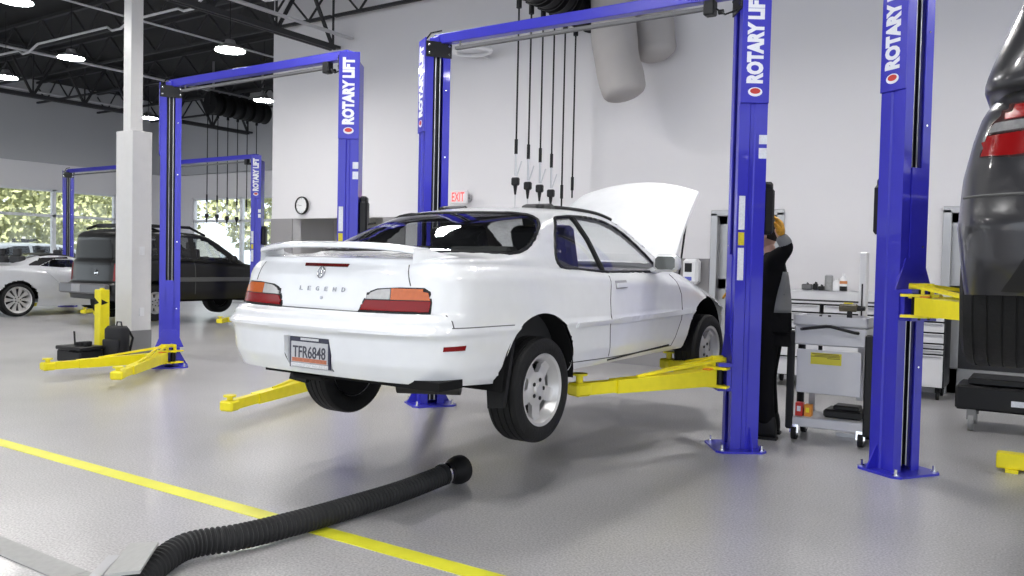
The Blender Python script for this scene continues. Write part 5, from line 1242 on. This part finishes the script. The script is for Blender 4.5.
sk(['pel', 'spi', 'che', 'nec', 'lsh', 'lel', 'lwr', 'rsh', 'rel', 'rwr', 'jbt'], [('jbt', 'pel')]+[e for e in allE if all(n in ('pel', 'spi', 'che', 'nec', 'lsh', 'lel', 'rsh', 'rel', 'rwr') for n in e)]+[('lel', 'lwr')], dict(jbt=(.18, .17), pel=(.185, .17), spi=(.165, .155), che=(.175, .15), nec=.065, lsh=.085, lel=.062, lwr=.045, rsh=.085, rel=.062, rwr=.048), 'jacket', M_CLOTH)
sk(['lel', 'lwr'], [('lel', 'lwr')], dict(lel=.066, lwr=.05), 'grey_sleeve', M_GCLOTH)
sk(['pel', 'lhi', 'lkn', 'lan', 'rhi', 'rkn', 'ran', 'wst'], [('wst', 'pel'), ('pel', 'lhi'), ('lhi', 'lkn'), ('lkn', 'lan'), ('pel', 'rhi'), ('rhi', 'rkn'), ('rkn', 'ran')], dict(wst=(.14, .13), pel=(.17, .155), lhi=.115, lkn=.088, lan=.078, rhi=.115, rkn=.088, ran=.078), 'trousers', mat('black_trousers', (.005, .005, .006), .9, bump=(25, .4), spec=.12))
# grey side panel of the jacket, lying on the jacket's surface
jk = [o for o in per.children if o.name.startswith('jacket')][0].data
jb = BVHTree.FromPolygons([v_.co[:] for v_ in jk.vertices], [tuple(p_.vertices) for p_ in jk.polygons])
v = []; f = []
for i in range(11):
    z = 1.06+.34*i/10
    for j in range(6):
        a = R(-78+j*13+i*1.5); d_ = Vector((-math.cos(a), -math.sin(a), 0)); h_ = jb.ray_cast(Vector((.02, 0, z))-d_*.6, d_)
        v.append(tuple((h_[0] if h_[0] is not None else Vector((.02, 0, z))-d_*.13)-d_*.005))
for i in range(10):
    for j in range(5): k = i*6+j; f.append((k, k+1, k+7, k+6))
o = MB().add(v, f).build('side_panel', M_GCLOTH, per); md = o.modifiers.new('solid', 'SOLIDIFY'); md.thickness = .006
# boots
for s, an in ((-1, J['lan']), (1, J['ran'])):
    b = MB(); x, y = an[0], an[1]; v = []; f = []
    secs = [(.085, .0, .05, .10), (.06, .0, .062, .24), (.0, .0, .060, .25), (-.07, .0, .058, .13), (-.15, 0, .055, .09), (-.205, 0, .035, .06)]
    n = 12
    for dx, _, wd, h in secs:
        for k in range(n):
            a = 2*PI*k/n; v.append((x+dx, y+wd*math.cos(a), h/2+.0+h/2*math.sin(a) if math.sin(a) > -.9 else 0))
    for i in range(len(secs)-1): f += [(i*n+k, i*n+(k+1) % n, (i+1)*n+(k+1) % n, (i+1)*n+k) for k in range(n)]
    f += [tuple(range(n)), tuple(range((len(secs)-1)*n, len(secs)*n))]
    bo = b.add(v, f).build('boot', M_BLK, per, ang=60); md = bo.modifiers.new('ss', 'SUBSURF'); md.levels = md.render_levels = 1
    MB().prism([(x+.09, y-.045), (x+.09, y+.045), (x-.1, y+.056), (x-.2, y+.035), (x-.2, y-.035), (x-.1, y-.056)], 0, .022).build('boot_sole', M_BLKP, bo)
# head with face, ears and hair, looking to -x and slightly down
hc = Vector((-.065, 0, 1.70)); b = MB()
b.ball(hc, 1, 14, (.098, .078, .115)); b.ball(hc+Vector((-.045, 0, -.055)), 1, 10, (.055, .055, .06))
b.cyl(hc+Vector((-.085, 0, .015)), hc+Vector((-.12, 0, -.025)), .008, .017, n=10)
for s in (-1, 1): b.ball(hc+Vector((.01, s*.08, -.005)), 1, 8, (.02, .01, .032))
b.build('head', M_SKIN, per, weld=False)
for s in (-1, 1): MB().ball(hc+Vector((-.088, s*.032, .012)), 1, 8, (.010, .014, .009)).build('eye', M_WHITE, per); MB().box(hc+Vector((-.095, s*.032, .035)), (.01, .035, .006)).build('eyebrow', M_BLK, per)
MB().box(hc+Vector((-.095, 0, -.062)), (.01, .042, .007)).build('mouth', mat('lips', (.4, .16, .13), .5), per)
MB().ball(hc+Vector((.018, 0, .028)), 1, 12, (.10, .084, .105)).build('hair', mat('dark_hair', (.02, .014, .01), .8, bump=(80, .6)), per)
# gloves: palm plus five fingers each
M_GLOVE = mat('orange_yellow_glove', (.80, .30, .02), .6, noise=(38, .75)); 
def glove(o, d, up, ma, curl=.6):
    o = Vector(o); d = Vector(d).normalized(); sd = d.cross(Vector(up)).normalized(); nrm = sd.cross(d)
    V = [o-d*.07, o, o+d*.05]; E = [(0, 1), (1, 2)]; Rd = [.036, .040, .044]
    root = 2
    for k in range(4):
        b0 = o+d*.075+sd*(-.033+.022*k); L = (.036, .042, .040, .032)[k]; base = len(V); V.append(b0); E.append((2, base)); Rd.append(.0125)
        dd = d.copy(); p = b0
        for j in range(3):
            dd = (dd*math.cos(curl)+nrm*-math.sin(curl)).normalized(); p = p+dd*L*(.95, .75, .6)[j]; V.append(p); E.append((len(V)-2, len(V)-1)); Rd.append((.0115, .0105, .0095)[j])
            nn_ = sd.cross(dd); nrm_ = nn_
    tb = o+d*.0-sd*.03; i = len(V); V += [tb, tb-sd*.03+d*.025-nrm*.01, tb-sd*.035+d*.055-nrm*.03]; E += [(1, i), (i, i+1), (i+1, i+2)]; Rd += [.016, .013, .011]
    return skin('glove', [tuple(p) for p in V], E, Rd, ma, per, 2, 1)
glove((.105, -.29, 1.75), (-.30, .05, 1), (1, 0, 0), M_GLOVE, .6)
glove((-.30, .13, 1.225), (-1, -.2, -.1), (0, 0, 1), M_GLOVE, .5)

# ------------------------------------------------------------------ outside the windows
M_ASPH = mat('car_park_asphalt', (.22, .22, .21), .9, noise=(2, .1))
struct(MB().box((-42, 12, -.07), (32, 60, .1)).box((-18, 28, -.07), (18, 21, .1)).build('floor_car_park', M_ASPH, smooth=False, weld=False), 'pale car park ground outside the left windows')
M_LEAF = mat('tree_leaves', (.40, .42, .22), .7, noise=(2.5, .5)); M_TRUNK = mat('tree_bark', (.10, .075, .05), .9)
def tree(x, y, h, rad, label, seed):
    rnd = random.Random(seed); t = thing('tree', label, 'tree', (x, y, 0), rnd.random()*6, 'trees outside the windows')
    MB().tube([(0, 0, -.05), (.05, 0, h*.3), (.0, .1, h*.6)], .12, 8, rf=lambda i: .14-.035*i).tube([(.05, 0, h*.3), (.5, .3, h*.55)], .05, 6).tube([(.05, 0, h*.35), (-.5, -.2, h*.6)], .05, 6).build('trunk', M_TRUNK, t)
    v = []; f = []
    for i in range(2600):
        a = rnd.random()*2*PI; u_ = rnd.uniform(-1, 1); q = rad*(.45+.6*rnd.random()**.5); lump = 1+.25*math.sin(3*a+seed)*math.cos(4*u_)
        c_ = Vector((q*lump*math.sqrt(1-u_*u_)*math.cos(a), q*lump*math.sqrt(1-u_*u_)*math.sin(a), h*.62+q*u_*.85))
        e1 = Vector((rnd.gauss(0, 1), rnd.gauss(0, 1), rnd.gauss(0, 1))).normalized(); e2 = e1.cross(Vector((rnd.gauss(0, 1), rnd.gauss(0, 1), rnd.gauss(0, 1)))).normalized(); s_ = rnd.uniform(.10, .2)
        k = len(v); v += [c_+e1*s_, c_+e2*s_*.6, c_-e1*s_, c_-e2*s_*.6]; f.append((k, k+1, k+2, k+3))
    o = MB().add(v, f).build('foliage', M_LEAF, t, smooth=False, weld=False); return t
for i, (x, y, h, r_, l) in enumerate(((-33, 14.5, 5.6, 2.3, 'round green tree outside, behind the left windows near the first window bar'), (-34, 18.5, 6.2, 2.6, 'green tree outside, seen between the far lift post and the off-roader'),
        (-36, 23, 6.5, 2.9, 'green tree outside near the corner of the window walls'), (-35.5, 10.5, 6.0, 2.5, 'green tree outside at the left edge of the windows'),
        (-28.5, 24.5, 5.4, 2.2, 'green tree outside behind the far wall windows, left'), (-24.5, 26, 5.8, 2.4, 'green tree outside behind the far wall windows, middle'), (-20, 27, 5.6, 2.3, 'green tree outside behind the far wall windows, right'),
        (-45, 24, 7, 3.0, 'tall green tree farther off beyond the car park'), (-45, 13, 7, 3.0, 'tall green tree far off behind the left windows'))): tree(x, y, h, r_, l, i+3)
oc, bvx = vehicle('white_parked_car', 'white car parked outside, seen through the left windows above the silver car', (-27.6, 13.0), suv_tables(), mat('white_outdoor_paint', (.75, .76, .78), .3, coat=.4), [(0, .36), (2.8, .36)],
    [[(-.55, 1.18), (-.42, 1.5), (-.1, 1.60), (.35, 1.62), (.38, 1.17)], [(.45, 1.17), (.45, 1.62), (1.2, 1.62), (1.22, 1.16)], [(1.28, 1.16), (1.28, 1.61), (1.62, 1.52), (2.1, 1.18)]],
    [(-.02, -.88), (.70, -.86), (.64, -.56), (-.02, -.52)], [(-.02, 1.72), (.62, 1.74), (.76, 2.2), (-.02, 2.3)], M_DARKGLASS, dict(x=.83, Rt=.36, Rr=.24, w=.25))
t = thing('neighbour_building', 'pale low building with dark windows across the car park', 'building', (-52, 18, 0))
MB().box((0, 0, 1.7), (4, 40, 3.4)).build('wall', mat('neighbour_wall', (.6, .6, .58), .8), t, smooth=False)
for k in range(8): MB().box((2.03, -17+k*4.8, 1.5), (.06, 2.2, 1.4)).build('window', M_BLKP, t, smooth=False)

# ------------------------------------------------------------------ low wheeled jack under the dark crossover
t = thing('transmission_jack', 'low black wheeled jack standing under the dark grey crossover', 'jack', (-.02, 8.75, 0))
MB().box((0, 0, .30), (1.5, .5, .22), ch=.02).box((0, 0, .45), (1.3, .45, .06), ch=.01).build('frame', M_BLKM, t, smooth=False, weld=False)
MB().box((-.25, -.256, .28), (.12, .01, .05)).build('white_tag', M_STK, t, smooth=False)
MB().tube([(.15, -.2, .5), (.35, -.25, .44), (.5, -.25, .5)], .05).build('saddle', M_STEEL, t)
for sx in (-.62, .62):
    for sy in (-.2, .2): MB().cyl((sx-.02, sy, .075), (sx+.02, sy, .075), .075, n=20).box((sx, sy, .15), (.07, .07, .10)).build('caster', mat('grey_caster', (.25, .25, .25), .5), t)
